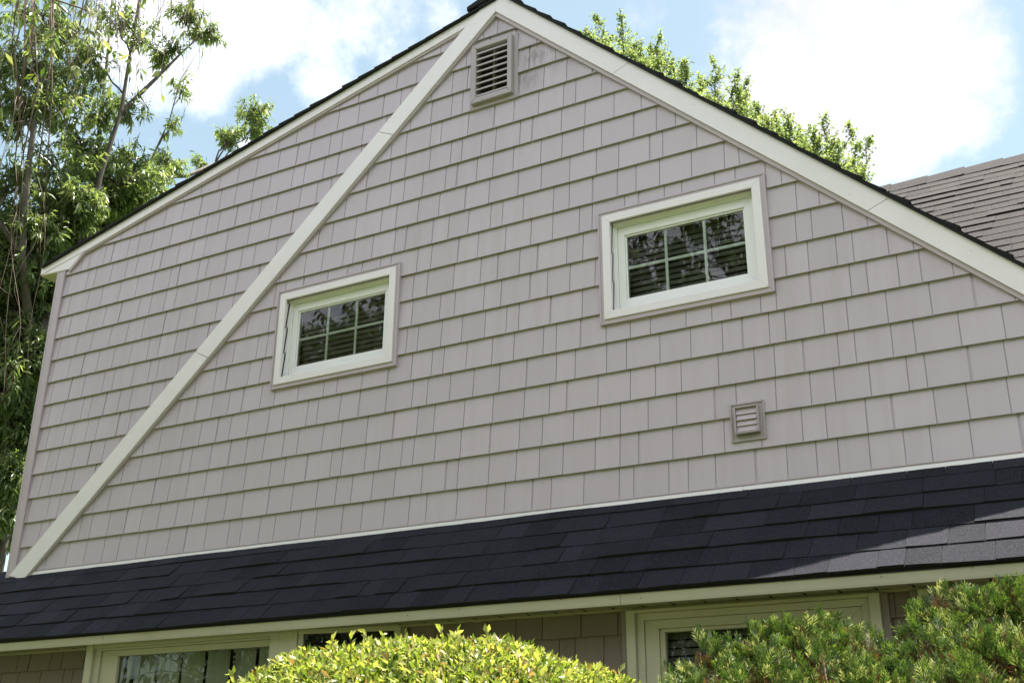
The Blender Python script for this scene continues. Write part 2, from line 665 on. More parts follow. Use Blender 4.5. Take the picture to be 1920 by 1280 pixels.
rt_top = lambda x: 6.572 - .936 * (x - AX)
rt_fb = lambda x: 6.404 - .935 * (x - AX)
rt_jb = lambda x: 6.366 - .934 * (x - AX)
dg_top = lambda x: 6.574 + .910 * (x - AX)
dg_fb = lambda x: 6.404 + .914 * (x - AX)
dg_jb = lambda x: 6.366 + .912 * (x - AX)
dm_top = lambda x: 6.519 + .2485 * (x - AX)
dm_fb = lambda x: 6.418 + .25 * (x - AX)
dm_jb = lambda x: 6.393 + .249 * (x - AX)

YF = -.042                                  # face of the main rake boards
seams_r = (-2.19, -.81)
mb = MB()
cuts = [AX, *seams_r, .72]
for a, bb in zip(cuts[:-1], cuts[1:]):
    g_ = .0012
    k = .062
    lo = [(a + (0 if a == AX else g_ - k), 0), (bb - g_ - (k if bb != .72 else 0), 0), (bb - g_ + (k if bb != .72 else 0), 1), (a + (0 if a == AX else g_ + k), 1)]
    pts = [at(x, rt_top(x) if t else rt_fb(x), YF) for x, t in lo]
    mb.prism(pts, YF, 0.01)
for x_, f_ in ((-2.75, .8), (-2.3, .3), (-1.75, .55), (-1.2, .8), (-.95, .25), (-.42, .55), (-.30, .88)):
    nx, nz = at(x_, rt_fb(x_) + f_ * (rt_top(x_) - rt_fb(x_)), YF)
    mb.prism([(nx + .003 * math.cos(a_), nz + .003 * math.sin(a_)) for a_ in (0, 1.05, 2.1, 3.14, 4.2, 5.2)], YF - .0012, YF + .001, 1)
mb.build('rake_board', [M['white'], M['vent']], house, bevel=.003)['label'] = 'long white rake board along the right roof edge'
mb = MB()
mb.prism(strip(AX, .72, rt_jb, lambda x: rt_fb(x) + .01, -.03), -.03, 0.01)
mb.build('trim_channel', M['trim'], house, bevel=.002)

seams_d = (-5.40, -3.93)
mb = MB()
xb_ = -6.962
cuts = [xb_, *seams_d, AX]
for a, bb in zip(cuts[:-1], cuts[1:]):
    g_ = .0012
    k = .062
    if a == xb_:
        lo = [(-6.868, dg_fb(-6.868)), (bb - g_ + k, dg_fb(bb - g_ + k)), (bb - g_ - k, dg_top(bb - g_ - k)), (-7.012, dg_top(-7.012)), (-7.028, 2.985)]
    elif bb == AX:
        lo = [(a + g_ + k, dg_fb(a + g_ + k)), (AX, dg_fb(AX)), (AX, dg_top(AX)), (a + g_ - k, dg_top(a + g_ - k))]
    else:
        lo = [(a + g_ + k, dg_fb(a + g_ + k)), (bb - g_ + k, dg_fb(bb - g_ + k)), (bb - g_ - k, dg_top(bb - g_ - k)), (a + g_ - k, dg_top(a + g_ - k))]
    mb.prism([at(x, z, YF) for x, z in lo], YF, 0.008)
mb.build('rake_board', M['white'], house, bevel=.003)['label'] = 'long white diagonal board crossing the gable'
mb = MB()
mb.prism(strip(-6.83, AX, dg_jb, lambda x: dg_fb(x) + .01, -.03), -.03, 0.009)
mb.prism(strip(-7.02, -6.75, lambda x: dg_top(x) - .01, lambda x: dg_top(x) + .018, -.03), -.03, 0.009)
mb.build('trim_channel', M['trim'], house, bevel=.002)

YD = -.036                                  # shallow left rake
mb = MB()
P = [(-7.265, 5.393), (-6.797, 5.495), (-6.765, dm_fb(-6.765)), (AX - .02, dm_fb(AX - .02)), (AX - .02, dm_top(AX - .02)), (-7.27, dm_top(-7.27))]
mb.prism([at(x, z, YD) for x, z in P], YD, 0.012)
P = [(-7.255, 5.388), (-7.02, 5.378), (-6.926, 5.374), (-6.80, 5.492)]
mb.prism([at(x, z, YD + .004) for x, z in P], YD + .004, 0.011)
mb.build('rake_board', M['white'], house, bevel=.003)['label'] = 'white rake board along the shallow left roof edge'
mb = MB()
mb.prism(strip(-6.79, AX - .1, dm_jb, lambda x: dm_fb(x) + .008, -.028), -.028, 0.0095)
P = [(-6.935, 5.352), (-6.915, 5.352), (-6.775, 5.488), (-6.80, 5.496), (-6.925, 5.376)]
mb.prism([at(x, z, -.034) for x, z in P], -.034, 0.0095)
mb.build('trim_channel', M['trim'], house, bevel=.002)

# corner post of the gable wall, with its two beads
mb = MB()
cz1 = 5.385
mb.box(XL, -6.938, -.024, .07, 2.93, cz1)
mb.box(-6.958, -6.936, -.028, -.018, 2.93, cz1 - .002)
mb.box(XL + .004, XL + .022, -.0265, -.018, 2.93, cz1 - .002)
mb.build('corner_post', M['trim'], house, bevel=.0025)

# soffit under the left eave
mb = MB()
mb.box(-7.212, XL + .002, -.02, 3.7, 5.358, 5.372)
mb.box(-7.2165, -7.2125, -.02, 3.7, 5.362, 5.44, 1)
mb.build('soffit', [M['soffit'], M['white']], house)['label'] = 'pale soffit under the left roof end'

# ---- roofs
SL = .93
EY, EZ = -.60, 2.425                          # lower edge of the main slope
n_ = math.hypot(1, SL)
Sv, Nv = np.array([0, 1, SL]) / n_, np.array([0, -SL, 1]) / n_
EXP = .1430
RIDGE_Y = 3.72
rows_all = int((RIDGE_Y - EY) * n_ / EXP)
rng = random.Random(21)


def ur(j):
    s = j * EXP
    y = EY + s / n_
    if y < -.02: return (-7.17, 7.5)
    x0 = .66 - y - .35
    return (max(x0, -3.2), 7.5)


mb = MB()
roof_field(mb, (0, EY, EZ), (1, 0, 0), Sv, Nv, 7, EXP, ur, rng, widths=(.11, .14, .17, .2, .25, .3), wav=.003, even=5, thick=(.007, .0115))
zr = EZ + (RIDGE_Y - EY) * SL
# deck below the shingles and the slope on the far side
t_ = Nv * -.004
mb.hexa([(-7.16, EY + .012, EZ - .012), (7.5, EY + .012, EZ - .012), (7.5, -.0, EZ - .02 + SL * .6), (-7.16, -.0, EZ - .02 + SL * .6),
         (-7.16, EY + .012, EZ + .003), (7.5, EY + .012, EZ + .003), (7.5, -.0, EZ - .006 + SL * .6), (-7.16, -.0, EZ - .006 + SL * .6)], 1)
mb.poly([(.7, 0, EZ + SL * .6 - .008), (7.5, 0, EZ + SL * .6 - .008), (7.5, RIDGE_Y, zr - .008), (-3.1, RIDGE_Y, zr - .008)], 1)
mb.poly([(-7.17, RIDGE_Y + .0, zr), (7.5, RIDGE_Y, zr), (7.5, 2 * RIDGE_Y + .6, EZ), (-7.17, 2 * RIDGE_Y + .6, EZ)], 0)
mb.build('lower_roof', [M['shingle'], M['edge']], house)['label'] = 'black shingle roof skirt below the gable wall'
mb = MB()
roof_field(mb, (0, EY, EZ), (1, 0, 0), Sv, Nv, rows_all, EXP, ur, rng, widths=(.09, .13, .18, .24, .30), wav=.0018, start=7, thick=(.0065, .0115))
mr_ = mb.build('upper_roof', [M['brown_shingle'], M['edge']], house)
mr_['label'] = 'brown grey roof slope behind the gable'
mb = MB()
x = -2.8
while x < 7.4:
    w = .30
    o = rng.uniform(0, .004)
    dy = .14
    a = [(x, RIDGE_Y - dy, zr - dy * SL + .006), (x + w + .04, RIDGE_Y - dy, zr - dy * SL + .016 + o), (x + w + .04, RIDGE_Y, zr + .026 + o), (x, RIDGE_Y, zr + .014)]
    c_ = [(x, RIDGE_Y, zr + .014), (x + w + .04, RIDGE_Y, zr + .026 + o), (x + w + .04, RIDGE_Y + dy, zr - dy * SL + .016 + o), (x, RIDGE_Y + dy, zr - dy * SL + .006)]
    sh = rng.random()
    mb.poly(a, 0, sh); mb.poly(c_, 0, sh)
    mb.poly([(x + w + .04, RIDGE_Y - dy, zr - dy * SL - .004), a[1], a[2], c_[2], (x + w + .04, RIDGE_Y + dy, zr - dy * SL - .004)][::-1], 1, sh)
    mb.poly([(x, RIDGE_Y - dy, zr - dy * SL - .012), (x + w, RIDGE_Y - dy, zr - dy * SL - .012), a[1], a[0]], 1, sh)
    x += w
mb.build('ridge_cap', [M['brown_shingle'], M['edge']], mr_)

# gable roof, two slopes; only their jagged edge shows above the rake boards
mb = MB()
YE = -.062
ax, az = at(AX, 6.574, YE)
sr = .935
nr = math.hypot(1, sr)
xe = .9
oz = az - sr * (xe - ax)
roof_field(mb, (xe, YE, oz + .004), (0, 1, 0), np.array([-1, 0, sr]) / nr, np.array([sr, 0, 1]) / nr, int((xe - ax) * nr / EXP) + 1, EXP,
           lambda j: (0, 3.75), rng, widths=(.25, .3, .34), wav=.005, thick=(.008, .016))
ex, ez = at(-7.285, dm_top(-7.285), YE)
sd = .2485
nd_ = math.hypot(1, sd)
roof_field(mb, (ex, YE, ez + .003), (0, 1, 0), np.array([1, 0, sd]) / nd_, np.array([-sd, 0, 1]) / nd_, int((ax - ex) * nd_ / EXP) + 1, EXP,
           lambda j: (0, 3.75), rng, widths=(.25, .3, .34), wav=.004, thick=(.007, .013))
zdm = ez + sd * (ax - ex)
for y0_, y1_ in ((YE + .004, 3.72),):
    mb.hexa([(ax, y0_, az - .012), (xe, y0_, oz - .012), (xe, y1_, oz - .012), (ax, y1_, az - .012),
             (ax, y0_, az + .004), (xe, y0_, oz + .004), (xe, y1_, oz + .004), (ax, y1_, az + .004)], 1)
    mb.hexa([(ex, y0_, ez - .008), (ax, y0_, zdm - .008), (ax, y1_, zdm - .008), (ex, y1_, ez - .008),
             (ex, y0_, ez + .003), (ax, y0_, zdm + .003), (ax, y1_, zdm + .003), (ex, y1_, ez + .003)], 1)
# thicker pile of shingles near the ridge on the left, as on the photo
mb.hexa([(ax - .22, YE - .002, zdm - .03), (ax + .02, YE - .002, zdm + .02), (ax + .02, 3.7, zdm + .02), (ax - .22, 3.7, zdm - .03),
         (ax - .22, YE - .002, zdm + .0), (ax + .02, YE - .002, az + .03), (ax + .02, 3.7, az + .03), (ax - .22, 3.7, zdm + .0)], 1)
mb.build('gable_roof', [M['shingle'], M['edge']], house)

# white apron flashing where the lower roof meets the wall
mb = MB()
xs = [-6.80, -4.9, -2.45, -1.62, .72, 2.0]
for a, bb in zip(xs[:-1], xs[1:]):
    o = rng.uniform(-.0015, .0015)
    mb.hexa([(a, -.026 + o, 2.940), (bb - .001, -.026 + o, 2.940), (bb - .001, .0, 2.940), (a, .0, 2.940),
             (a, -.022 + o, 2.985), (bb - .001, -.022 + o, 2.985), (bb - .001, .0, 2.985), (a, .0, 2.985)])
mb.build('flashing', M['flash'], house, bevel=.002)
mb = MB()
mb.box(-6.82, 2.0, -.0145, .0, 2.985, 3.02)
mb.build('starter_strip', M['trim'], house)

# ---- eave: fascia, soffit
mb = MB()
fx = [-7.15, -5.33, -2.05, 1.6, 5, 7.4]
for a, bb in zip(fx[:-1], fx[1:]):
    mb.hexa([(a, -.582, 2.372), (bb - .002, -.582, 2.372), (bb - .002, -.56, 2.372), (a, -.56, 2.372),
             (a, -.584, 2.430), (bb - .002, -.584, 2.430), (bb - .002, -.56, 2.430), (a, -.56, 2.430)])
    mb.hexa([(a, -.5815, 2.366), (bb - .002, -.5815, 2.366), (bb - .002, -.56, 2.366), (a, -.56, 2.366),
             (a, -.5815, 2.372), (bb - .002, -.5815, 2.372), (bb - .002, -.56, 2.372), (a, -.56, 2.372)])
for x_, z_ in ((-6.1, 2.405), (-4.4, 2.408), (-3.7, 2.41), (-2.9, 2.40), (-2.35, 2.411), (-1.95, 2.39), (-1.3, 2.41), (-.9, 2.40), (-.55, 2.408), (-3.2, 2.392)):
    mb.prism([(x_ + .0026 * math.cos(a_), z_ + .0026 * math.sin(a_)) for a_ in (0, 1.05, 2.1, 3.14, 4.2, 5.2)], -.5855, -.582, 1)
mb.build('fascia', [M['cream'], M['dark']], house, bevel=.002)
mb = MB()
x = -7.1
while x < 7.3:
    mb.box(x, x + .138, -.562, -.37, 2.378, 2.392)
    mb.box(x + .138, x + .150, -.562, -.37, 2.3895, 2.395, 1)
    mb.box(x + .1372, x + .1508, -.425, -.402, 2.3775, 2.383, 1)
    x += .150
mb.box(-7.1, 7.3, -.402, -.386, 2.366, 2.3775)
sf = mb.build('soffit', [M['soffit'], M['dark']], house)
sf['label'] = 'cream ribbed soffit under the lower eave'

# ---- lower wall and its windows
YW = -.39
bay = (-5.60, -3.36)
mid = (-2.095, -.950)
rgt = (-.795, 1.25)
holes = [(bay[0], bay[1], .8, 2.6), (mid[0] + .03, mid[1] - .03, .9, 2.6), (rgt[0] + .03, rgt[1] - .03, .9, 2.6)]
half = [(-1, 0, 7.02), (1, 0, 7.3), (0, 1, 2.372)]
mb = MB()
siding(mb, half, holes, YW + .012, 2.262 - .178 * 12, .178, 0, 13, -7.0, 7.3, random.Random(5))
mb.build('lower_siding', M['siding_shaded'], house)
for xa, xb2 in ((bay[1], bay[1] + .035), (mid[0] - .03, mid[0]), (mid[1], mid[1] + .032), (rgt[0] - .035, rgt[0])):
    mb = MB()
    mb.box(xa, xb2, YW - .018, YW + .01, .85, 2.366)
    mb.build('trim_channel', M['trim_shaded'], house, bevel=.002)
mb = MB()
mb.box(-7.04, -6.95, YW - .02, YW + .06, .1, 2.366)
mb.build('corner_post', M['trim_shaded'], house, bevel=.002)
mb = MB()
# side, rear and inner walls, so that light stays out of the house
mb.poly([(XL + .003, -.38, 0), (XL + .003, 7.8, 0), (XL + .003, 7.8, 2.5), (XL + .003, 3.72, 6.3), (XL + .003, 3.72, 5.36), (XL + .003, 0.01, 5.36), (XL + .003, -.01, 2.95), (XL + .003, -.38, 2.6)])
mb.poly([(7.3, -.38, 0), (7.3, 7.8, 0), (7.3, 7.8, 2.6), (7.3, 3.72, 6.4), (7.3, -.38, 2.6)])
mb.poly([(XL, 7.8, 0), (7.3, 7.8, 0), (7.3, 7.8, 2.5), (XL, 7.8, 2.5)])
mb.poly([(XL + .003, 3.72, 5.0), (.6, 3.72, 5.0), (AX, 3.72, 6.5), (XL + .003, 3.72, 5.4)])
mb.build('outer_wall', M['wall'], house)


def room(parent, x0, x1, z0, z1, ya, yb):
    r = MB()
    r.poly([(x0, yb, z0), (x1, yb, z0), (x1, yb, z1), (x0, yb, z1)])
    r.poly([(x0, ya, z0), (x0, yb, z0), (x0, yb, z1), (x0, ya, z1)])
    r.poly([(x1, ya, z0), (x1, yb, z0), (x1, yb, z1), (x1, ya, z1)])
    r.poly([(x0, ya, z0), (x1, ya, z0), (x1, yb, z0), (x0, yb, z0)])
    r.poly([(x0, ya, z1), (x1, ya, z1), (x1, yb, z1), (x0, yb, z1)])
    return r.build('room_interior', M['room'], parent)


def upper_window(cx, cz, label):
    hw, hh = .418, .275                       # opening
    yf = -.035
    m_ = MB()
    op = (cx - hw, cx + hw, cz - hh, cz + hh)
    tr = (cx - .466, cx + .466, cz - .322, cz + .322)
    m_.ring(tr, op, yf, -.018)
    m_.ring((op[0] - .012, op[1] + .012, op[2] - .012, op[3] + .012), op, -.0178, .05)   # deep jamb
    w_ = m_.build('window', M['white'], house, bevel=.0022)
    w_['label'] = label
    m_ = MB()
    ou = (cx - .495, cx + .495, cz - .351, cz + .351)
    m_.ring(ou, (tr[0] + .004, tr[1] - .004, tr[2] + .004, tr[3] - .004), -.026, .0)
    m_.ring((ou[0], ou[1], ou[2], ou[3]), (ou[0] + .011, ou[1] - .011, ou[2] + .011, ou[3] - .011), -.031, -.0262)
    m_.build('trim_channel', M['trim'], w_, bevel=.002)
    m_ = MB()
    fr = (op[0] + .022, op[1] - .022, op[2] + .022, op[3] - .022)
    m_.ring((op[0] + .0005, op[1] - .0005, op[2] + .0005, op[3] - .0005), fr, .018, .075)
    m_.ring((op[0] + .0006, op[1] - .0006, op[2] + .0006, op[3] - .0006), (op[0] + .010, op[1] - .010, op[2] + .010, op[3] - .010), .008, .0175)
    m_.build('frame', M['vinyl'], w_, bevel=.002)
    gl = (cx - .343, cx + .343, cz - .191, cz + .191)
    m_ = MB()
    sin = (gl[0] - .010, gl[1] + .010, gl[2] - .012, gl[3] + .010)
    m_.ring((fr[0] + .001, fr[1] - .001, fr[2] + .001, fr[3] - .001), sin, .026, .065)
    m_.ring((sin[0] + .0005, sin[1] - .0005, sin[2] + .0005, sin[3] - .0005), gl, .034, .064)
    m_.build('sash', M['vinyl'], w_, bevel=.002)
    m_ = MB()
    m_.poly([(gl[0], .043, gl[2]), (gl[1], .043, gl[2]), (gl[1], .043, gl[3]), (gl[0], .043, gl[3])])
    m_.build('pane', M['glass'], w_)
    m_ = MB()
    for t in (1 / 3, 2 / 3):
        x_ = gl[0] + (gl[1] - gl[0]) * t
        m_.box(x_ - .0085, x_ + .0085, .048, .054, gl[2], gl[3])
    m_.box(gl[0], gl[1], .0475, .0545, cz - .0085, cz + .0085)
    m_.build('grille', M['grille'], w_, bevel=.001)
    m_ = MB()
    z_ = gl[2] - .01
    while z_ < gl[3]:
        m_.hexa([(gl[0] - .03, .105, z_), (gl[1] + .03, .105, z_), (gl[1] + .03, .108, z_), (gl[0] - .03, .108, z_),
                 (gl[0] - .03, .120, z_ + .030), (gl[1] + .03, .120, z_ + .030), (gl[1] + .03, .123, z_ + .030), (gl[0] - .03, .123, z_ + .030)], 0, .5)
        z_ += .036
    m_.build('blind', M['blind'], w_)
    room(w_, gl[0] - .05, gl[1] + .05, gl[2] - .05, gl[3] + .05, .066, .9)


upper_window(*WIN[0], 'left upper window, below the diagonal board')
upper_window(*WIN[1], 'right upper window, near the long rake')

# attic louvre
m_ = MB()
x0, x1, z0, z1 = VENT
m_.ring((x0, x1, z0, z1), (x0 + .03, x1 - .03, z0 + .03, z1 - .03), -.022, .02)
gv = m_.build('gable_vent', M['vent'], house, bevel=.003)
gv['label'] = 'tall slatted attic vent under the peak'
i0 = (x0 + .022, x1 - .030, z0 + .030, z1 - .014)
o0 = (x0 + .058, x1 - .062, z0 + .070, z1 - .050)
m_ = MB()
m_.ring(i0, o0, -.052, .03)
m_.build('vent_frame', M['vent'], gv, bevel=.004)
nl = 8
for k in range(nl):
    zz = o0[2] + (o0[3] - o0[2]) * (k + .12) / nl
    m_ = MB()
    m_.hexa([(o0[0], -.046, zz), (o0[1], -.046, zz), (o0[1], .024, zz + .046), (o0[0], .024, zz + .046),
             (o0[0], -.046, zz + .013), (o0[1], -.046, zz + .013), (o0[1], .024, zz + .052), (o0[0], .024, zz + .052)])
    m_.build('louvre', M['vent'], gv, bevel=.0015)
m_ = MB()
mx_ = (o0[0] + o0[1]) / 2
m_.box(mx_ - .004, mx_ + .004, -.020, .022, o0[2], o0[3])
m_.build('centre_rib', M['vent'], gv)
m_ = MB()
m_.poly([(o0[0], .03, o0[2]), (o0[1], .03, o0[2]), (o0[1], .03, o0[3]), (o0[0], .03, o0[3])])
m_.build('vent_screen', M['screen'], gv)

# dryer vent
m_ = MB()
x0, x1, z0, z1 = DRY
m_.ring((x0, x1, z0, z1), (x0 + .035, x1 - .035, z0 + .03, z1 - .03), -.020, .01)
m_.ring((x0 - .002, x1 + .002, z0 - .002, z1 + .002), (x0 + .008, x1 - .008, z0 + .008, z1 - .008), -.026, -.0195)
dv = m_.build('dryer_vent', M['vent'], house, bevel=.002)
dv['label'] = 'small square flap vent low on the right of the wall'
i0 = (x0 + .026, x1 - .024, z0 + .032, z1 - .024)
o0 = (i0[0] + .009, i0[1] - .009, i0[2] + .010, i0[3] - .008)
m_ = MB()
m_.ring(i0, o0, -.050, .005)
m_.build('hood', M['vent'], dv, bevel=.0025)
for k in range(4):
    zz = o0[2] + (o0[3] - o0[2] - .006) * k / 4
    hh = (o0[3] - o0[2] - .006) / 4
    op_ = (.001, .0, .003, .0)[k]
    m_ = MB()
    m_.hexa([(o0[0] + .002, -.044 - op_, zz + .002), (o0[1] - .002, -.044 - op_, zz + .002), (o0[1] - .002, -.040 - op_, zz + .002), (o0[0] + .002, -.040 - op_, zz + .002),
             (o0[0] + .002, -.034, zz + hh + .006), (o0[1] - .002, -.034, zz + hh + .006), (o0[1] - .002, -.030, zz + hh + .006), (o0[0] + .002, -.030, zz + hh + .006)])
    m_.build('flap', M['vinyl'] if False else M['trim'], dv, bevel=.001)
m_ = MB()
m_.poly([(o0[0], .0, o0[2]), (o0[1], .0, o0[2]), (o0[1], .0, o0[3]), (o0[0], .0, o0[3])])
m_.build('vent_screen', M['dark'], dv)

# bow window on the left of the lower wall
YB = -.50
m_ = MB()
bx0, bp0, bp1 = -5.535, -4.128, -3.949
m_.box(bx0, bx0 + .055, YB - .012, YB + .14, .8, 2.3775)               # left casing
m_.box(bx0 + .055, bp0, YB - .004, YB + .14, 2.352, 2.3775)           # head
m_.box(bp0, bp1, YB - .012, YB + .03, .8, 2.3775)                     # corner post
m_.box(bp0 + .05, bp0 + .054, YB - .0135, YB - .01, .8, 2.376)
m_.box(bp1 - .034, bp1 - .030, YB - .0135, YB - .01, .8, 2.376)
q = np.array([bay[1] - bp1, YW - YB]); ql = np.linalg.norm(q); q /= ql
nq = np.array([q[1], -q[0]])


def flank(u, v):
    return bp1 + q[0] * u - nq[0] * v * 1.0 * -1, YB + q[1] * u + nq[1] * v


def fbox(m__, u0, u1, v0, v1, z0_, z1_, mat=0):
    c_ = [(bp1 + q[0] * u + nq[0] * v, YB + q[1] * u + nq[1] * v) for u, v in ((u0, v1), (u1, v1), (u1, v0), (u0, v0))]
    m__.hexa([(x_, y_, z0_) for x_, y_ in c_] + [(x_, y_, z1_) for x_, y_ in c_], mat)


fbox(m_, 0.0, ql, -.03, .010, 2.352, 2.3775)
fbox(m_, ql - .04, ql, -.03, .012, .8, 2.352)
fbox(m_, 0.003, .032, -.03, .006, .8, 2.352)
bw = m_.build('bow_window', M['cream'], house, bevel=.002)
bw['label'] = 'wide cream framed picture window at the left below the eave'
m_ = MB()
f1 = (bx0 + .056, bp0 - .001, .85, 2.3515)
m_.ring(f1, (f1[0] + .045, f1[1] - .022, f1[2] + .05, f1[3] - .012), YB + .008, YB + .1)
s1 = (f1[0] + .046, f1[1] - .023, f1[2] + .051, f1[3] - .013)
gl = (-5.300, -4.156, .98, 2.305)
m_.ring(s1, gl, YB + .022, YB + .08)
m_.build('sash', M['cream'], bw, bevel=.002)
m_ = MB()
m_.poly([(gl[0], YB + .04, gl[2]), (gl[1], YB + .04, gl[2]), (gl[1], YB + .04, gl[3]), (gl[0], YB + .04, gl[3])])
m_.build('pane', M['glass'], bw)
m_ = MB()
c_ = [(bp1 + q[0] * u, YB + q[1] * u + .006) for u in (.032, ql - .04)]
m_.poly([(*c_[0], .85), (*c_[1], .85), (*c_[1], 2.352), (*c_[0], 2.352)])
m_.build('pane', M['glass'], bw)
m_ = MB()
x_ = gl[0] + .012
m_.box(gl[0] + .02, gl[0] + .045, YB + .085, YB + .095, .9, 2.32)
while x_ < gl[1] + .05:
    m_.hexa([(x_, YB + .15, .9), (x_ + .13, YB + .19, .9), (x_ + .13, YB + .192, .9), (x_, YB + .152, .9),
             (x_, YB + .15, 2.34), (x_ + .13, YB + .19, 2.34), (x_ + .13, YB + .192, 2.34), (x_, YB + .152, 2.34)])
    x_ += .19
m_.build('vertical_blind', M['curtain'], bw)
m_ = MB()
for k in range(46):
    zz = 2.28 - k * .028
    m_.box(-4.505, -4.493, YB + .12, YB + .132, zz, zz + .016)
m_.build('bead_chain', M['dark'], bw)
m_ = MB()
m_.box(bx0, bx0 + .02, YB, YW + .05, .8, 2.377)
m_.box(bx0, bp1, YB, YW + .05, .80, .84)
m_.build('side_panel', M['cream'], bw)
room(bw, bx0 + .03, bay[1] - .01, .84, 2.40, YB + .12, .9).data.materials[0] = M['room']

# framed windows in the middle and on the right


def low_window(x0, x1, glx, gtop, cols, label, casw=.043):
    m_ = MB()
    yf = YW - .035
    m_.box(x0, x0 + casw, yf, YW + .03, .85, 2.3655)
    m_.box(x1 - casw, x1, yf, YW + .03, .85, 2.3655)
    m_.box(x0 + casw, x1 - casw, yf + .002, YW + .03, 2.350, 2.3655)
    w_ = m_.build('window', M['cream'], house, bevel=.002)
    w_['label'] = label
    m_ = MB()
    a = (x0 + casw + .001, x1 - casw - .001, .9, 2.3495)
    b_ = (x0 + casw + .036, x1 - casw - .036, .95, 2.318)
    m_.ring(a, b_, YW - .012, YW + .06)
    m_.build('frame', M['cream'], w_, bevel=.002)
    m_ = MB()
    g_ = (glx[0], glx[1], 1.05, gtop)
    mid_ = (g_[0] - .024, g_[1] + .024, 1.02, gtop + .016)
    m_.ring((b_[0] + .001, b_[1] - .001, b_[2] + .001, b_[3] - .001), mid_, YW - .002, YW + .055)
    m_.ring((mid_[0] + .0005, mid_[1] - .0005, mid_[2] + .0005, mid_[3] - .0005), g_, YW + .01, YW + .052)
    m_.build('sash', M['cream'], w_, bevel=.002)
    m_ = MB()
    yg = YW + .03
    m_.poly([(g_[0], yg, g_[2]), (g_[1], yg, g_[2]), (g_[1], yg, g_[3]), (g_[0], yg, g_[3])])
    m_.build('pane', M['glass'], w_)
    m_ = MB()
    for k in range(1, cols):
        x_ = g_[0] + (g_[1] - g_[0]) * k / cols
        m_.box(x_ - .0085, x_ + .0085, yg + .005, yg + .011, g_[2], g_[3])
    zz = gtop - .225
    while zz > g_[2]:
        m_.box(g_[0], g_[1], yg + .0045, yg + .0115, zz - .0085, zz + .0085)
        zz -= .225
    m_.build('grille', M['grille'], w_)
    m_ = MB()
    zz = 1.05
    while zz < gtop:
        m_.hexa([(g_[0] - .03, yg + .06, zz), (g_[1] + .03, yg + .06, zz), (g_[1] + .03, yg + .063, zz), (g_[0] - .03, yg + .063, zz),
                 (g_[0] - .03, yg + .075, zz + .030), (g_[1] + .03, yg + .075, zz + .030), (g_[1] + .03, yg + .078, zz + .030), (g_[0] - .03, yg + .078, zz + .030)])
        zz += .036
    m_.build('blind', M['blind'], w_)
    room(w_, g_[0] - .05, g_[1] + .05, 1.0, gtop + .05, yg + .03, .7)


low_window(mid[0], mid[1], (-1.924, -1.10), 2.262, 4, 'cream framed window under the eave, half hidden by the evergreen')
low_window(rgt[0], rgt[1], (-.70, 1.15), 2.30, 6, 'cream framed window at the right end behind the tall evergreen')

# ------------------------------------------------------------------ foliage


def leaves(name, mat, parent, pos, dr, nrm, L, W, sh, droop=.15, fold=.12, kind=None):
    """pos, dr, nrm: (n,3); L, W, sh: (n,); every leaf is two quads folded at its midrib"""
    n = len(pos)
    dr = dr / (np.linalg.norm(dr, axis=1, keepdims=True) + 1e-9)
    side = np.cross(nrm, dr)
    side /= (np.linalg.norm(side, axis=1, keepdims=True) + 1e-9)
    nn = np.cross(dr, side)
    L_, W_ = L[:, None], W[:, None]
    dz = np.array([[0, 0, -1.]])
    base = pos
    midp = pos + dr * L_ * .48 + dz * L_ * droop * .3
    tip = pos + dr * L_ + dz * L_ * droop
    ml = midp + side * W_ * .5 + nn * W_ * fold
    mr = midp - side * W_ * .5 + nn * W_ * fold
    V = np.stack([base, mr, tip, ml, midp], 1).reshape(-1, 3)
    idx = np.arange(n)[:, None] * 5
    F = np.concatenate([idx + np.array([[0, 1, 2, 4]]), idx + np.array([[0, 4, 2, 3]])], 1).reshape(-1)
    return raw(name, mat, parent, V, F, np.repeat(sh, 2))


def raw(name, mat, parent, V, F, sh):
    me = bpy.data.meshes.new(name)
    nv, nf = len(V), len(F) // 4
    me.vertices.add(nv)
    me.vertices.foreach_set('co', np.ascontiguousarray(V, dtype=np.float32).ravel())
    me.loops.add(nf * 4)
    me.loops.foreach_set('vertex_index', np.ascontiguousarray(F, dtype=np.int32))
    me.polygons.add(nf)
    me.polygons.foreach_set('loop_start', np.arange(0, nf * 4, 4, dtype=np.int32))
    at_ = me.attributes.new('shade', 'FLOAT', 'FACE')
    at_.data.foreach_set('value', np.ascontiguousarray(sh, dtype=np.float32))
    me.update(calc_edges=True)
    me.validate()
    me.materials.append(mat)
    o = bpy.data.objects.new(name, me)
    COL.objects.link(o)
    adopt(o, parent)
    return o


def rnd_dir(rs, n, zb=0.):
    d = rs.normal(size=(n, 3))
    d /= np.linalg.norm(d, axis=1, keepdims=True)
    d[:, 2] += zb
    return d / np.linalg.norm(d, axis=1, keepdims=True)


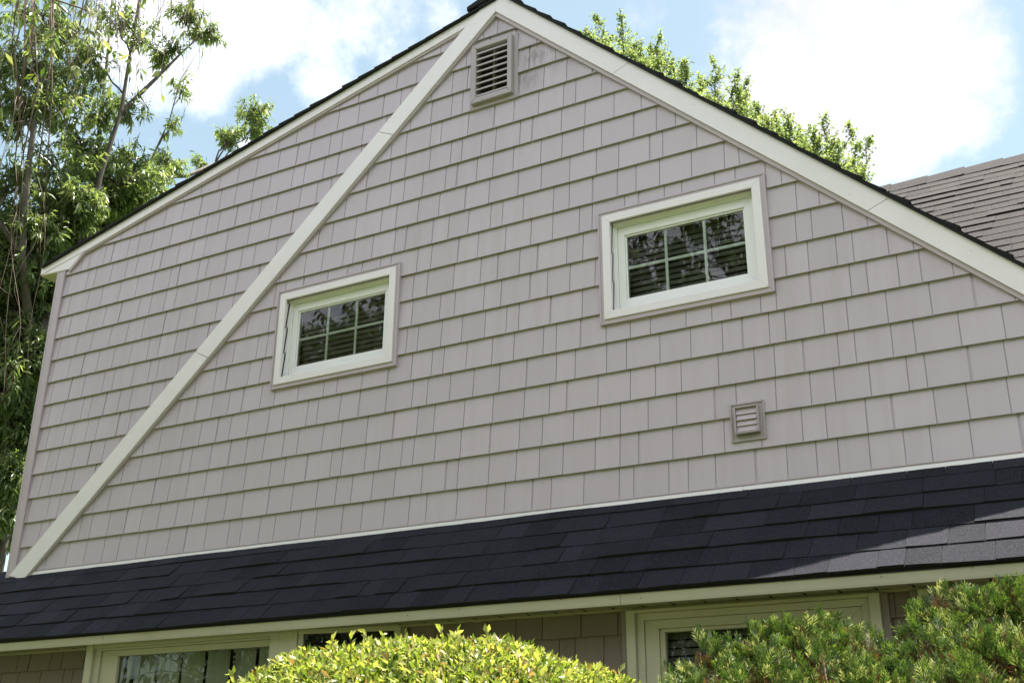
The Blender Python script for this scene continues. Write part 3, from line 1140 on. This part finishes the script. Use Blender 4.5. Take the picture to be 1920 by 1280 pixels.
M['privet'] = leaf_mat('privet_leaf', [(0, (.04, .075, .014)), (.3, (.12, .175, .03)), (.65, (.27, .31, .07)), (.92, (.46, .45, .16)), (1, (.27, .16, .07))], .40, .40, .4)
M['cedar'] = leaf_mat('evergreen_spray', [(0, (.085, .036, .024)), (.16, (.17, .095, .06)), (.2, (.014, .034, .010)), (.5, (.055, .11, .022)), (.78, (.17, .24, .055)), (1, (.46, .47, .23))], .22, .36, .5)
M['peach'] = leaf_mat('lance_leaf', [(0, (.055, .09, .04)), (.6, (.14, .19, .075)), (.93, (.26, .30, .14)), (1, (.36, .34, .22))], .5, .36, .55)
M['maple'] = leaf_mat('maple_leaf', [(0, (.09, .13, .055)), (.6, (.17, .22, .10)), (1, (.30, .34, .18))], .55, .5, .4)
M['weep'] = leaf_mat('weeping_leaf', [(0, (.07, .13, .03)), (.6, (.17, .22, .06)), (1, (.36, .36, .2))], .45, .4, .5)
M['shade'] = leaf_mat('shade_leaf', [(0, (.05, .09, .022)), (1, (.16, .22, .06))], .4, .5, .4)
M['bark'] = bark_mat('bark_grey', (.035, .028, .022), (.13, .105, .085))
M['twig'] = bark_mat('bark_twig', (.10, .062, .048), (.22, .15, .12))
M['pale'] = bark_mat('bark_pale', (.13, .10, .08), (.30, .25, .2))


def put(px, py, L):
    d = dirpx(px, py)
    h = math.hypot(d[0], d[1])
    return np.array([d[0] * L / h, -D + d[1] * L / h, H + d[2] * L / h])


# ---- clipped hedge
def mound(rs, n, c, rad, zmin, pw=2.4):
    """points on a rounded clipped form, with outward normals"""
    d = rnd_dir(rs, n)
    d[:, 2] = np.abs(d[:, 2]) * 1.0
    k = (np.abs(d) ** pw).sum(1) ** (-1 / pw)
    p = d * k[:, None]
    nn = np.sign(p) * np.abs(p) ** (pw - 1) / np.array(rad)
    nn /= np.linalg.norm(nn, axis=1, keepdims=True)
    p = p * np.array(rad)
    p[:, 2] += -.075 * p[:, 0] * p[:, 2] / rad[2]          # clipped a little higher on the left
    return np.array(c) + p, nn


rs = np.random.RandomState(3)
HC, HR = (-2.02, -2.05, 1.452), (.81, .74, .572)
hedge = thing('clipped_hedge', 'rounded yellow green clipped hedge in sun below the eave', 'hedge', (HC[0], HC[1], 0))
n = 44000
p, nn = mound(rs, n, HC, HR, 0, 2.5)
lump = .014 * np.sin(p[:, 0] * 6.1 + p[:, 1] * 3) * np.sin(p[:, 1] * 5.3 + 1) + .014 * np.sin(p[:, 0] * 15 + 2) * np.sin(p[:, 1] * 13 + p[:, 2] * 9)
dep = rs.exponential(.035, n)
p = p + nn * (lump - dep + .012)[:, None]
dr = rnd_dir(rs, n) * .9 + nn * .75 + np.array([0, 0, .15])
nr_ = rnd_dir(rs, n) * .8 + nn * .6 + np.array([0, 0, .5])
L = rs.uniform(.018, .040, n); W = L * rs.uniform(.28, .44, n)
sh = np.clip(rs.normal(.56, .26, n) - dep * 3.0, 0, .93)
sh[rs.rand(n) < .06] = 1.0
# new shoots above the clipped surface
m2 = 150
p2, n2 = mound(rs, m2, HC, HR, 0, 2.5)
sp, sd_, sn, sL, ss = [], [], [], [], []
stems = MB()
for a, b in zip(p2, n2):
    ln = rs.uniform(.02, .06)
    t = b + np.array([0, 0, 1.1]) + rs.normal(size=3) * .25
    t /= np.linalg.norm(t)
    stems.tube([a - t * .05, a + t * ln * .5, a + t * ln], [.0016, .0013, .0008], 4)
    for k in range(rs.randint(4, 8)):
        f = (k + 1) / 7
        sp.append(a + t * ln * min(f * 1.2, 1)); sd_.append(t * .7 + rs.normal(size=3) * .6); sn.append(rs.normal(size=3) + t)
        sL.append(rs.uniform(.022, .042)); ss.append(rs.uniform(.6, .93))
# inner twigs of the hedge
for k in range(900):
    a, b = mound(rs, 1, HC, HR, 0, 2.3)
    a, b = a[0], b[0]
    t = b + rs.normal(size=3) * .6
    t /= np.linalg.norm(t)
    stems.tube([a - b * .12, a - b * .05 + t * .02, a + t * .03 - b * .03], [.003, .002, .0012], 4)
p = np.concatenate([p, np.array(sp)]); dr = np.concatenate([dr, np.array(sd_)]); nr_ = np.concatenate([nr_, np.array(sn)])
L = np.concatenate([L, np.array(sL)]); W = np.concatenate([W, np.array(sL) * .42]); sh = np.concatenate([sh, np.array(ss)])
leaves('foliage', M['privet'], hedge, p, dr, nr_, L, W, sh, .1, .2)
# sides down to the ground, sparser
n = 16000
ang = rs.uniform(0, 2 * math.pi, n)
k = (np.abs(np.cos(ang)) ** 2.3 + np.abs(np.sin(ang)) ** 2.3) ** (-1 / 2.3)
p = np.stack([HC[0] + HR[0] * k * np.cos(ang), HC[1] + HR[1] * k * np.sin(ang), rs.uniform(.05, 1.52, n)], 1)
nn = np.stack([np.cos(ang), np.sin(ang), 0 * ang], 1)
p += nn * (rs.normal(0, .03, n) - .02)[:, None]
L = rs.uniform(.02, .045, n)
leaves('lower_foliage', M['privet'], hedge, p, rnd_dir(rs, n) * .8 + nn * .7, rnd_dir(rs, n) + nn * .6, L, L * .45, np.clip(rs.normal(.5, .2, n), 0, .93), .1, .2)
for k in range(14):
    a = rs.uniform(0, 6.28)
    r0 = rs.uniform(.05, .5)
    x0_, y0_ = HC[0] + r0 * math.cos(a) * .9, HC[1] + r0 * math.sin(a) * .5
    stems.tube([(x0_, y0_, 0), (x0_ + rs.normal() * .08, y0_ + rs.normal() * .05, .8), (HC[0] + (x0_ - HC[0]) * 1.7, HC[1] + (y0_ - HC[1]) * 1.5, 1.85)], [.016, .012, .005], 6)
stems.build('stem', M['twig'], hedge, smooth=True)


# ---- evergreen sprays
def evergreen(name, label, lobes, seed, base):
    """lobes: (centre, radius (x, y, z), spray count); every spray is a small branching fan"""
    rs = np.random.RandomState(seed)
    root = thing(name, label, 'evergreen shrub', base, 'evergreen shrubs under the eave')
    PV, PD, PN, PL, PW, PS = [], [], [], [], [], []
    stem = MB()
    for c, rad, cnt in lobes:
        d = rnd_dir(rs, cnt, .25)
        depth = 1 - np.clip(rs.exponential(.12, cnt), 0, .55)
        lum = 1 + .27 * np.sin(d[:, 0] * 6 + c[0] * 9) * np.sin(d[:, 2] * 7 + seed) + .20 * np.sin(d[:, 1] * 11 + d[:, 0] * 9 + c[2] * 7)
        P0 = np.array(c) + d * np.array(rad) * (depth * lum)[:, None]
        hole = (np.sin(P0[:, 0] * 19 + seed) * np.sin(P0[:, 2] * 23 + P0[:, 1] * 11 + seed * 2) + .6 * np.sin(P0[:, 0] * 37 + P0[:, 2] * 31)) > .48
        P0 = np.where(hole[:, None], np.array(c) + (P0 - np.array(c)) * .66, P0)
        ax_ = d * .8 + np.array([0, 0, .75]) + rs.normal(size=(cnt, 3)) * .3
        ax_ /= np.linalg.norm(ax_, axis=1, keepdims=True)
        fan = np.cross(ax_, rs.normal(size=(cnt, 3)))
        fan /= np.linalg.norm(fan, axis=1, keepdims=True)
        nrm = np.cross(ax_, fan)
        ln = rs.uniform(.026, .056, cnt)
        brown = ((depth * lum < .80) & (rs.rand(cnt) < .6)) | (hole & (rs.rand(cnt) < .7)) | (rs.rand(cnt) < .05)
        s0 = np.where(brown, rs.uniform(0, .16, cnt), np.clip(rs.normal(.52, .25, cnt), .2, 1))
        for k in range(9):
            f = k / 8
            sgn = 1 if k % 2 else -1
            if k == 8:
                dd, o_, l_ = ax_, .55, .45
            else:
                dd = ax_ * .8 + fan * sgn * .62
                o_, l_ = f * .75, .52 * (1 - .45 * f)
            jit = rs.normal(size=(cnt, 3)) * .15
            PV.append(P0 + ax_ * (ln * o_)[:, None]); PD.append(dd + jit); PN.append(nrm + jit)
            PL.append(ln * l_ * rs.uniform(.8, 1.2, cnt)); PW.append(ln * .08 * rs.uniform(.8, 1.3, cnt))
            PS.append(np.clip(s0 + np.where(brown, 0, .10 * f + rs.normal(0, .05, cnt)), 0, 1))
        PV.append(P0); PD.append(ax_); PN.append(nrm); PL.append(ln * .7); PW.append(ln * .05); PS.append(s0 * .6)
        for k in range(max(6, cnt // 60)):
            i = rs.randint(cnt)
            m__ = (np.array(c) + P0[i]) / 2 + rs.normal(size=3) * .02
            stem.tube([np.array(c) - np.array([0, 0, rad[2] * .6]), m__, P0[i]], [.006, .004, .0015], 4)
        stem.tube([np.array([base[0], base[1], 0]), (np.array([base[0], base[1], .9]) + np.array(c)) / 2 * np.array([1, 1, .8]), np.array(c)], [.03, .02, .008], 6)
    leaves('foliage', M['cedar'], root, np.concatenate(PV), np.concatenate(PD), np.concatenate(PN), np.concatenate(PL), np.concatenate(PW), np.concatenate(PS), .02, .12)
    stem.build('stem', M['twig'], root, smooth=True)
    return root


def lobes_from(tops, extra):
    out = []
    for px, py, L_, r_, rz, cnt in tops:
        out.append((put(px, py, L_) - np.array([0, 0, rz + .035]), (r_, r_, rz), int(cnt * 1.15)))
    return out + extra


evergreen('evergreen_shrub', 'smaller feathery evergreen between the clipped hedge and the tall evergreen', lobes_from((
    (1328, 1192, 3.85, .05, .14, 700), (1300, 1245, 3.75, .05, .09, 420), (1268, 1262, 3.7, .035, .08, 260), (1365, 1212, 3.85, .06, .10, 600), (1405, 1182, 3.9, .085, .13, 1300), (1450, 1158, 3.9, .10, .15, 1700),
    (1500, 1168, 3.85, .09, .14, 1400), (1545, 1154, 3.95, .10, .15, 1700), (1600, 1178, 3.95, .09, .13, 1400), (1642, 1192, 3.95, .07, .12, 1000), (1672, 1220, 3.9, .06, .12, 800),
    (1345, 1238, 3.65, .09, .13, 1200), (1430, 1226, 3.6, .13, .16, 1900), (1530, 1226, 3.65, .14, .17, 2000), (1625, 1236, 3.7, .12, .15, 1700), (1285, 1262, 3.55, .10, .14, 1000)),
    [(np.array([-1.0, -1.75, 1.1]), (.40, .33, .55), 1800)]), 11, (-1.0, -1.75, 0))
evergreen('evergreen_shrub', 'taller feathery evergreen at the right edge with a brown inside', lobes_from((
    (1700, 1176, 4.0, .05, .10, 600), (1738, 1130, 4.0, .07, .13, 1100), (1770, 1104, 4.0, .08, .14, 1400), (1812, 1112, 3.95, .09, .14, 1500), (1855, 1094, 4.0, .11, .15, 1800), (1908, 1088, 4.0, .12, .15, 1800),
    (1965, 1085, 4.0, .15, .17, 1000), (1700, 1212, 3.8, .08, .13, 1100), (1755, 1176, 3.8, .11, .15, 1700), (1830, 1172, 3.75, .14, .17, 2000), (1910, 1170, 3.75, .15, .18, 1900), (1800, 1232, 3.6, .15, .16, 1500), (1900, 1236, 3.6, .15, .16, 1400), (1720, 1250, 3.7, .11, .15, 1100)),
    [(np.array([-.32, -1.75, 1.1]), (.40, .36, .6), 1600)]), 12, (-.35, -1.75, 0))


# ---- trees
def curve(a, b, sag, rs, n=5, wob=.04):
    a, b = np.array(a, float), np.array(b, float)
    l = np.linalg.norm(b - a)
    out = []
    for k in range(n + 1):
        t = k / n
        q_ = a + (b - a) * t
        q_[2] += sag * l * math.sin(math.pi * t)
        if 0 < k < n: q_ = q_ + rs.normal(size=3) * wob * l * .5
        out.append(q_)
    return out


def whorls(rs, tips, dirs, n_leaf, Lr, wr, hang, sh_mu, sh_sd=.2, spread=1.):
    P_, D_, N_, L_, W_, S_ = [], [], [], [], [], []
    for a, d in zip(tips, dirs):
        k = rs.randint(n_leaf[0], n_leaf[1])
        s0 = rs.normal(sh_mu, sh_sd * .7)
        for j in range(k):
            f = j / k
            o_ = a - d * (1 - f) * .16 * spread
            dd = d * .5 + rs.normal(size=3) * .6 + np.array([0, 0, -hang])
            l_ = rs.uniform(*Lr)
            P_.append(o_); D_.append(dd); N_.append(rs.normal(size=3) * .6 + np.array([0, 0, 1])); L_.append(l_); W_.append(l_ * rs.uniform(*wr)); S_.append(s0 + rs.normal(0, sh_sd * .6))
    return [np.array(x) for x in (P_, D_, N_, L_, W_)] + [np.clip(np.array(S_), 0, 1)]


def limb_tree(root, limbs, blobs, mat, bark, seed, n_leaf, Lr, wr, hang, sh_mu, twig_r=.004, sides=7, updir=.3):
    """limbs: polylines of (point, radius); blobs: (centre, radii, clusters), each fed by a branch from the nearest limb"""
    rs = np.random.RandomState(seed)
    tm = MB()
    nodes = []
    for l_ in limbs:
        pts = [np.array(p_, float) for p_, _ in l_]
        tm.tube(pts, [r_ for _, r_ in l_], sides)
        for i in range(len(pts) - 1):
            for t in (0, .25, .5, .75):
                nodes.append((pts[i] * (1 - t) + pts[i + 1] * t, l_[i][1] * (1 - t) + l_[i + 1][1] * t))
    NP = np.array([q_[0] for q_ in nodes])
    tips, dirs = [], []
    for c, rad, cnt in blobs:
        c = np.array(c, float)
        dist = np.linalg.norm(NP - (c - np.array([0, 0, .5])), axis=1) + np.maximum(0, NP[:, 2] - c[2]) * 1.5
        i = int(dist.argmin())
        r0 = min(nodes[i][1] * .6, .035)
        sp_ = curve(NP[i], c, .06, rs, 6)
        tm.tube(sp_, np.linspace(r0, .007, 7), 5)
        sub = sp_[3:]
        for k in range(cnt):
            d = rs.normal(size=3); d /= np.linalg.norm(d)
            r_ = rs.uniform(.25, 1) ** .5
            e_ = c + d * np.array(rad) * r_
            s_ = sub[rs.randint(len(sub))]
            path = curve(s_, e_, .05, rs, 3)
            tm.tube(path, [twig_r * 1.6, twig_r * 1.2, twig_r, twig_r * .6], 4)
            for tt in (path[-1], path[-2], (path[-1] + path[-2]) / 2):
                tips.append(tt + rs.normal(size=3) * .03)
                d2 = (path[-1] - path[-2]); d2 = d2 / (np.linalg.norm(d2) + 1e-6)
                dirs.append(d2 + np.array([0, 0, updir]))
    tr = tm.build('trunk', bark, root, smooth=True)
    A = whorls(rs, tips, dirs, n_leaf, Lr, wr, hang, sh_mu)
    leaves('crown', mat, root, *A, .25, .2)
    return tr


# tall narrow-leaved tree beyond the left corner of the house
LT = 13.2
base = put(0, 950, LT); base[2] = 0
lt = thing('narrow_leaf_tree', 'tall tree with narrow hanging leaves beyond the left corner of the house', 'tree', tuple(base))
tb = lambda x, y, dl=0: put(x, y, LT + dl)
limbs = [
    [(base, .15), (tb(4, 980), .10), (tb(15, 860), .085), (tb(60, 660), .075), (tb(105, 560), .068)],
    [(tb(105, 560), .062), (tb(165, 440), .042), (tb(188, 330), .033), (tb(228, 205), .026), (tb(244, 100), .019), (tb(262, 0), .024), (tb(285, -120), .015)],
    [(tb(226, 212), .032), (tb(290, 150, .3), .024), (tb(345, 95, .5), .013), (tb(385, 60, .6), .007)],
    [(tb(60, 660), .06), (tb(40, 480, -.5), .045), (tb(52, 320, -.6), .036), (tb(70, 190, -.6), .026), (tb(95, 60, -.6), .018), (tb(110, -90, -.6), .010)],
    [(tb(165, 440), .038), (tb(180, 300, .5), .028), (tb(200, 120, .6), .019), (tb(215, -60, .6), .011)],
    [(tb(105, 560), .05), (tb(200, 470, .8), .036), (tb(270, 330, 1.2), .020), (tb(318, 225, 1.4), .009), (tb(338, 150, 1.3), .006), (tb(375, 90, 1.5), .003)],
    [(tb(40, 480, -.5), .04), (tb(-60, 330, -.5), .03), (tb(-90, 150, -.5), .018)],
    [(tb(270, 330, 1.2), .04), (tb(350, 330, 1.6), .03), (tb(420, 300, 2.), .02)],
    [(tb(15, 860), .06), (tb(-60, 740, .3), .035)],
]
B = []


def bl(px, py, dl, rx, rz, cnt):
    k_ = 1.0 if py > 330 else 1.3
    B.append((tb(px, py, dl), (rx * k_, rx * k_, rz * k_), int(cnt * (1.9 if py > 330 else 1.15))))


for q_ in ((30, 430, 0, .62, .5, 60), (120, 400, .2, .6, .5, 62), (215, 360, .6, .6, .42, 52), (290, 330, 1., .45, .3, 30), (70, 530, 0, .6, .6, 70), (10, 620, .2, .6, .6, 75),
           (55, 720, .4, .5, .6, 70), (20, 830, .5, .5, .6, 70), (60, 880, .9, .4, .5, 40), (0, 950, .8, .4, .4, 40), (140, 480, .6, .5, .4, 55), (-40, 530, 0, .6, .7, 50), (190, 420, 1.2, .5, .35, 40),
           (35, 100, -.5, .5, .4, 30), (130, 60, -.3, .5, .35, 26), (120, 140, 0, .45, .4, 28), (60, 215, -.3, .42, .35, 18), (140, 240, .2, .45, .35, 26), (195, 200, .5, .33, .3, 17), (30, 330, -.3, .5, .35, 26),
           (100, 310, 0, .5, .4, 30), (190, 300, .4, .4, .35, 22), (305, 92, .5, .34, .16, 15), (385, 58, .6, .25, .2, 14), (350, 15, .4, .26, .22, 12), (260, 60, 0, .3, .26, 9), (200, 30, 0, .4, .3, 12),
           (325, 300, 1.3, .3, .2, 16), (480, 205, 2.6, .27, .26, 20), (430, 250, 2.2, .27, .2, 17), (495, 235, 2.5, .25, .25, 12), (380, 300, 2., .16, .12, 5), (-30, 230, -.4, .5, .5, 24), (-40, 60, -.4, .5, .5, 24),
           (240, 290, .8, .4, .3, 24), (40, 780, 0, .45, .5, 45), (90, 610, .8, .4, .5, 50), (-60, 800, .6, .6, .8, 50), (160, 540, 1.2, .4, .3, 28)):
    bl(*q_)
for q_ in ((-130, 300, .2, .8, .6, 40), (-190, 480, .3, .9, .7, 45), (-140, 680, .3, .8, .7, 45), (-250, 360, .4, .8, .7, 40), (-110, 110, 0, .7, .5, 26), (-160, 840, .5, .7, .6, 34), (-260, 620, .6, .8, .7, 40)):
    bl(*q_)
for q_ in ((350, 160, 1.3, .25, .3, 5), (325, 235, 1.3, .2, .25, 5), (24, 1000, 1., .25, .3, 22), (30, 940, 1., .25, .3, 22), (10, 700, -.3, .4, .5, 40), (30, 880, -.2, .3, .3, 30), (5, 960, -.2, .25, .3, 18), (60, 800, 0, .3, .4, 35), (75, 650, -.2, .3, .4, 35), (60, 440, -.3, .5, .4, 40), (0, 500, -.3, .4, .4, 35), (150, 380, -.2, .4, .35, 35), (90, 190, -.3, .4, .3, 22), (25, 180, -.4, .4, .35, 20), (165, 110, 0, .3, .3, 14), (240, 200, .2, .25, .25, 9), (70, 20, -.4, .5, .3, 18), (260, 330, .4, .4, .3, 26)):
    bl(*q_)
limb_tree(lt, limbs, B, M['peach'], M['bark'], 5, (9, 15), (.07, .125), (.2, .28), .8, .55)

# maple behind the house, above the right rake
LM = 16.5
mb_ = put(1330, 300, LM)
mp = thing('maple_tree', 'light green small leaved tree rising behind the right roof slope', 'tree', (mb_[0], mb_[1], 0))
rs = np.random.RandomState(31)
tm = MB()
cen = np.array([mb_[0], mb_[1], mb_[2] - 2.2])
tm.tube([(mb_[0], mb_[1], 0), (mb_[0] + .1, mb_[1], 3), cen], [.24, .2, .14], 9)
tips, dirs = [], []
peaks = [(1100, 48, .6), (1128, 75, .5), (1163, 22, 1.0), (1200, 72, .6), (1218, 80, .6), (1240, 60, .8), (1180, 95, .8), (1262, 120, .6), (1288, 165, .5), (1330, 100, .35), (1300, 150, .6), (1345, 165, .6), (1383, 128, .5),
         (1402, 145, .5), (1370, 180, .6), (1415, 190, .6), (1452, 205, .4), (1478, 202, .5), (1500, 235, .5), (1530, 235, .55), (1548, 212, .6), (1572, 245, .5), (1590, 228, .55), (1610, 265, .4), (1634, 255, .4), (1440, 235, .6),
         (1385, 215, .7), (1520, 265, .5), (1560, 275, .5), (1600, 290, .35), (1618, 302, .25), (1130, 110, .6), (1150, 90, .8), (1240, 140, .7), (1310, 190, .6), (1275, 190, .6), (1215, 130, .8), (1460, 250, .5)]
peaks += [(px + rs.uniform(-28, 28), py + rs.uniform(38, 80), .8) for px, py, w in peaks]
for k in range(34):
    x_ = 1105 + 500 * k / 33 + rs.uniform(-8, 8)
    peaks.append((x_, 50 + .525 * (x_ - 1060) - rs.uniform(12, 62), .7))
for px, py, w in peaks:
    Lk = LM + rs.uniform(-1.2, 1.2)
    tip = put(px, py, Lk)
    foot = put(px + rs.uniform(-12, 12) + (1330 - px) * .10, py + 150 + 60 * w, Lk - rs.uniform(-.3, .3))
    lnk = curve(cen, foot, .05, rs, 5)
    tm.tube(lnk, np.linspace(.06, .02, 6), 5)
    sht = curve(foot, tip, 0, rs, 6, .09)
    tm.tube(sht, np.linspace(.018, .003, 7), 4)
    nsd = int(85 * (.6 + w))
    for k in range(nsd):
        t = rs.uniform(0.0, 1)
        i = min(int(t * 6), 5)
        q_ = sht[i] + (sht[i + 1] - sht[i]) * (t * 6 - i)
        wd = (.08 + .72 * (1 - t) ** .9) * (.7 + .5 * w)
        d = rs.normal(size=3); d[2] = abs(d[2]) * .6 + .2
        d /= np.linalg.norm(d)
        e_ = q_ + d * wd * rs.uniform(.3, 1)
        tm.tube([q_, (q_ + e_) / 2 + np.array([0, 0, -.01]), e_], [.004, .003, .0015], 3, cap=False)
        tips.append(e_); dirs.append(d + np.array([0, 0, .3]))
tm.build('trunk', M['bark'], mp, smooth=True)
A = whorls(rs, tips, dirs, (6, 10), (.038, .066), (.5, .75), .45, .6)
leaves('crown', M['maple'], mp, *A, .1, .15)

# weeping tree left of the camera; strands hang into the picture
rs = np.random.RandomState(77)
wtb = np.array([-7.2, -5.2, 0])
wp = thing('weeping_tree', 'weeping tree whose thin leafy strands hang in the upper left', 'tree', tuple(wtb))
tm = MB()
tm.tube([wtb, wtb + np.array([.05, .1, 1.6]), wtb + np.array([.0, .1, 3.4]), wtb + np.array([.1, 0, 5.2])], [.20, .17, .14, .09], 10)
P_, D_, N_, L_, W_, S_ = [], [], [], [], [], []


def strand(top, bottom, lean, dens, rs, r0=.0016, tuft=None):
    top, bottom = np.array(top, float), np.array(bottom, float)
    n_ = 9
    pts = []
    w1, w2 = rs.normal(size=3) * .03, rs.normal(size=3) * .03
    for k in range(n_ + 1):
        t = k / n_
        q_ = top + (bottom - top) * t + np.array([lean[0], lean[1], 0]) * math.sin(t * math.pi * .5) * 0 + w1 * math.sin(t * 3.1) + w2 * math.sin(t * 6.3)
        pts.append(q_)
    tm.tube(pts, np.linspace(r0, r0 * .45, n_ + 1), 5)
    ln = np.linalg.norm(bottom - top)
    cnt = int(ln * dens)
    cl = sorted(rs.uniform(.05, 1, max(1, cnt // 5)))
    for k in range(cnt):
        t = min(1, max(0, (cl[rs.randint(len(cl))] if rs.rand() < .8 else rs.rand()) + rs.normal() * .02))
        i = min(int(t * n_), n_ - 1)
        q_ = pts[i] + (pts[i + 1] - pts[i]) * (t * n_ - i)
        P_.append(q_); D_.append(rs.normal(size=3) * .45 + np.array([0, 0, -1.0])); N_.append(rs.normal(size=3))
        l_ = rs.uniform(.04, .072)
        L_.append(l_); W_.append(l_ * rs.uniform(.32, .45)); S_.append(np.clip(rs.normal(.55, .25), 0, 1))
    for k in range(int(ln * 2.2)):
        i = rs.randint(1, n_)
        q_ = pts[i]
        e_ = q_ + np.array([rs.normal() * .07, rs.normal() * .07, -rs.uniform(.06, .25)])
        tm.tube([q_, (q_ + e_) / 2 + rs.normal(size=3) * .008, e_], [r0 * .5, r0 * .4, r0 * .25], 4)


crown_top = wtb + np.array([.1, 0, 5.2])
# the arching limbs and the strands that show in the photograph
vis = [(5, -60, 330, 5.0, 3), (22, -80, 250, 4.9, 10), (48, -80, 230, 4.8, 12), (70, -60, 130, 4.6, 30), (90, -80, 135, 4.5, 38), (110, -60, 60, 4.7, 24), (10, 100, 560, 5.2, 2), (25, 180, 640, 5.1, 2), (30, 300, 730, 5.0, 2), (18, 350, 770, 5.05, 2), (8, 300, 760, 5.3, 3),
       (60, 400, 720, 5.2, 1), (56, 330, 600, 5.3, 1), (150, -60, 130, 4.7, 22), (165, -80, 190, 4.8, 14), (180, -60, 140, 4.9, 12), (190, -80, 110, 4.8, 8), (175, -70, 230, 5., 6), (205, -80, 160, 5.1, 8), (235, -60, 105, 5.0, 22),
       (280, -60, 70, 5.0, 22), (300, -80, 120, 5.2, 10), (265, -50, 190, 5.2, 10), (310, -60, 185, 5.3, 9), (325, -50, 170, 5.4, 8), (345, -60, 215, 5.4, 10), (352, -40, 222, 5.45, 9), (130, 60, 290, 5., 3), (118, 30, 240, 5.1, 3), (240, 0, 150, 5.1, 16),
       (40, 130, 300, 4.9, 8), (20, 180, 240, 4.7, 26), (140, 20, 160, 4.6, 16), (15, -40, 70, 4.5, 34), (50, -60, 60, 4.6, 30), (215, -60, 60, 5.0, 18), (330, -60, 40, 5.3, 12)]
for k in range(46):
    x_ = rs.uniform(-5, 410) if k % 3 else rs.uniform(120, 240)
    vis.append((x_, -60, rs.uniform(30, 250) if x_ < 330 else rs.uniform(20, 150), rs.uniform(4.9, 5.6), rs.choice([1, 2, 4, 9])))
for px, py0, py1, L__, dens in vis:
    top = put(px + rs.uniform(8, 26), py0, L__)
    bot = put(px + rs.uniform(-8, 4), py1, L__)
    bot[0], bot[1] = top[0] + (bot[0] - top[0]) * .8, top[1] + (bot[1] - top[1]) * .8
    strand(top, bot, (0, 0), dens * .8, rs)
    if py0 < 50:
        arc = curve(crown_top + rs.normal(size=3) * .3, top, .16, rs, 6, .03)
        tm.tube(arc, np.linspace(.02, .0034, 7), 5)
    else:
        up_ = put(px + 40, -70, L__)
        tm.tube([up_, (up_ + top) / 2 + rs.normal(size=3) * .03, top], [.004, .0036, .0032], 5)
# rest of the crown, out of the picture on the left but seen in the panes
for k in range(330):
    a = rs.uniform(0, 2 * math.pi)
    r_ = 2.9 * math.sqrt(rs.uniform(.02, 1))
    px_, py_ = wtb[0] + r_ * math.cos(a), wtb[1] + r_ * math.sin(a)
    az_ = math.atan2(px_, py_ + D)
    if az_ > R(-62) or math.hypot(px_, py_ + D) < 2.6: continue
    zt = 6.6 - .25 * r_ ** 1.5 + rs.uniform(-.3, .3)
    top = np.array([px_, py_, zt])
    zb_ = max(1.2, zt - rs.uniform(1.5, 4.2))
    bot = np.array([px_ + .1 * math.cos(a), py_ + .1 * math.sin(a), zb_])
    strand(top, bot, (0, 0), 26, rs, .004)
    if k % 4 == 0:
        tm.tube(curve(crown_top, top, .15, rs, 6, .03), np.linspace(.035, .005, 7), 5)
tm.build('trunk', M['twig'], wp, smooth=True)
leaves('crown', M['weep'], wp, np.array(P_), np.array(D_), np.array(N_), np.array(L_), np.array(W_), np.array(S_), .1, .15)


# shade trees across the lawn behind the camera; they fill the window panes
def shade_tree(x, y, h, r, seed, label):
    rs = np.random.RandomState(seed)
    root = thing('shade_tree', label, 'tree', (x, y, 0), 'shade trees across the lawn')
    c = np.array([x, y, 0])
    limbs = [[(c, r * .09), (c + np.array([.1, .05, h * .25]), r * .075), (c + np.array([.15, 0, h * .5]), r * .06), (c + np.array([.1, .1, h * .85]), r * .02)]]
    blobs = []
    for k in range(46):
        d = rs.normal(size=3); d /= np.linalg.norm(d)
        q_ = c + np.array([0, 0, h * .58]) + d * np.array([r, r, h * .40]) * rs.uniform(.45, .95)
        blobs.append((q_, (r * .32, r * .32, r * .28), 34))
    limb_tree(root, limbs, blobs, M['shade'], M['bark'], seed, (8, 13), (.12, .24), (.22, .36), .9, .5, twig_r=.008)


shade_tree(-5.4, -12.5, 12.6, 4.2, 101, 'tall dense shade tree behind the camera, mirrored in the right upper window')
shade_tree(-13.5, -13.0, 12.6, 4.6, 102, 'tall shade tree behind the weeping tree, mirrored in the left windows')
shade_tree(2.5, -17.0, 10.0, 4.4, 103, 'shade tree straight across the lawn to the right of the tallest one')
shade_tree(9.5, -16.0, 9.5, 4.4, 104, 'rounded shade tree far right across the lawn')
shade_tree(-21.0, -9.0, 11.0, 4.8, 105, 'shade tree farthest left across the lawn')
shade_tree(17.5, -10.0, 10.0, 4.8, 106, 'shade tree farthest right, beside the end of the lawn')

shade_tree(-8.5, -20.5, 15.5, 4.8, 107, 'tallest shade tree, standing behind the one mirrored in the right upper window')
shade_tree(-19.5, -19.5, 15.5, 5.0, 108, 'tall shade tree at the back left corner of the lawn')
print('objects', len(bpy.data.objects), 'faces', sum(len(o.data.polygons) for o in bpy.data.objects if o.type == 'MESH'))
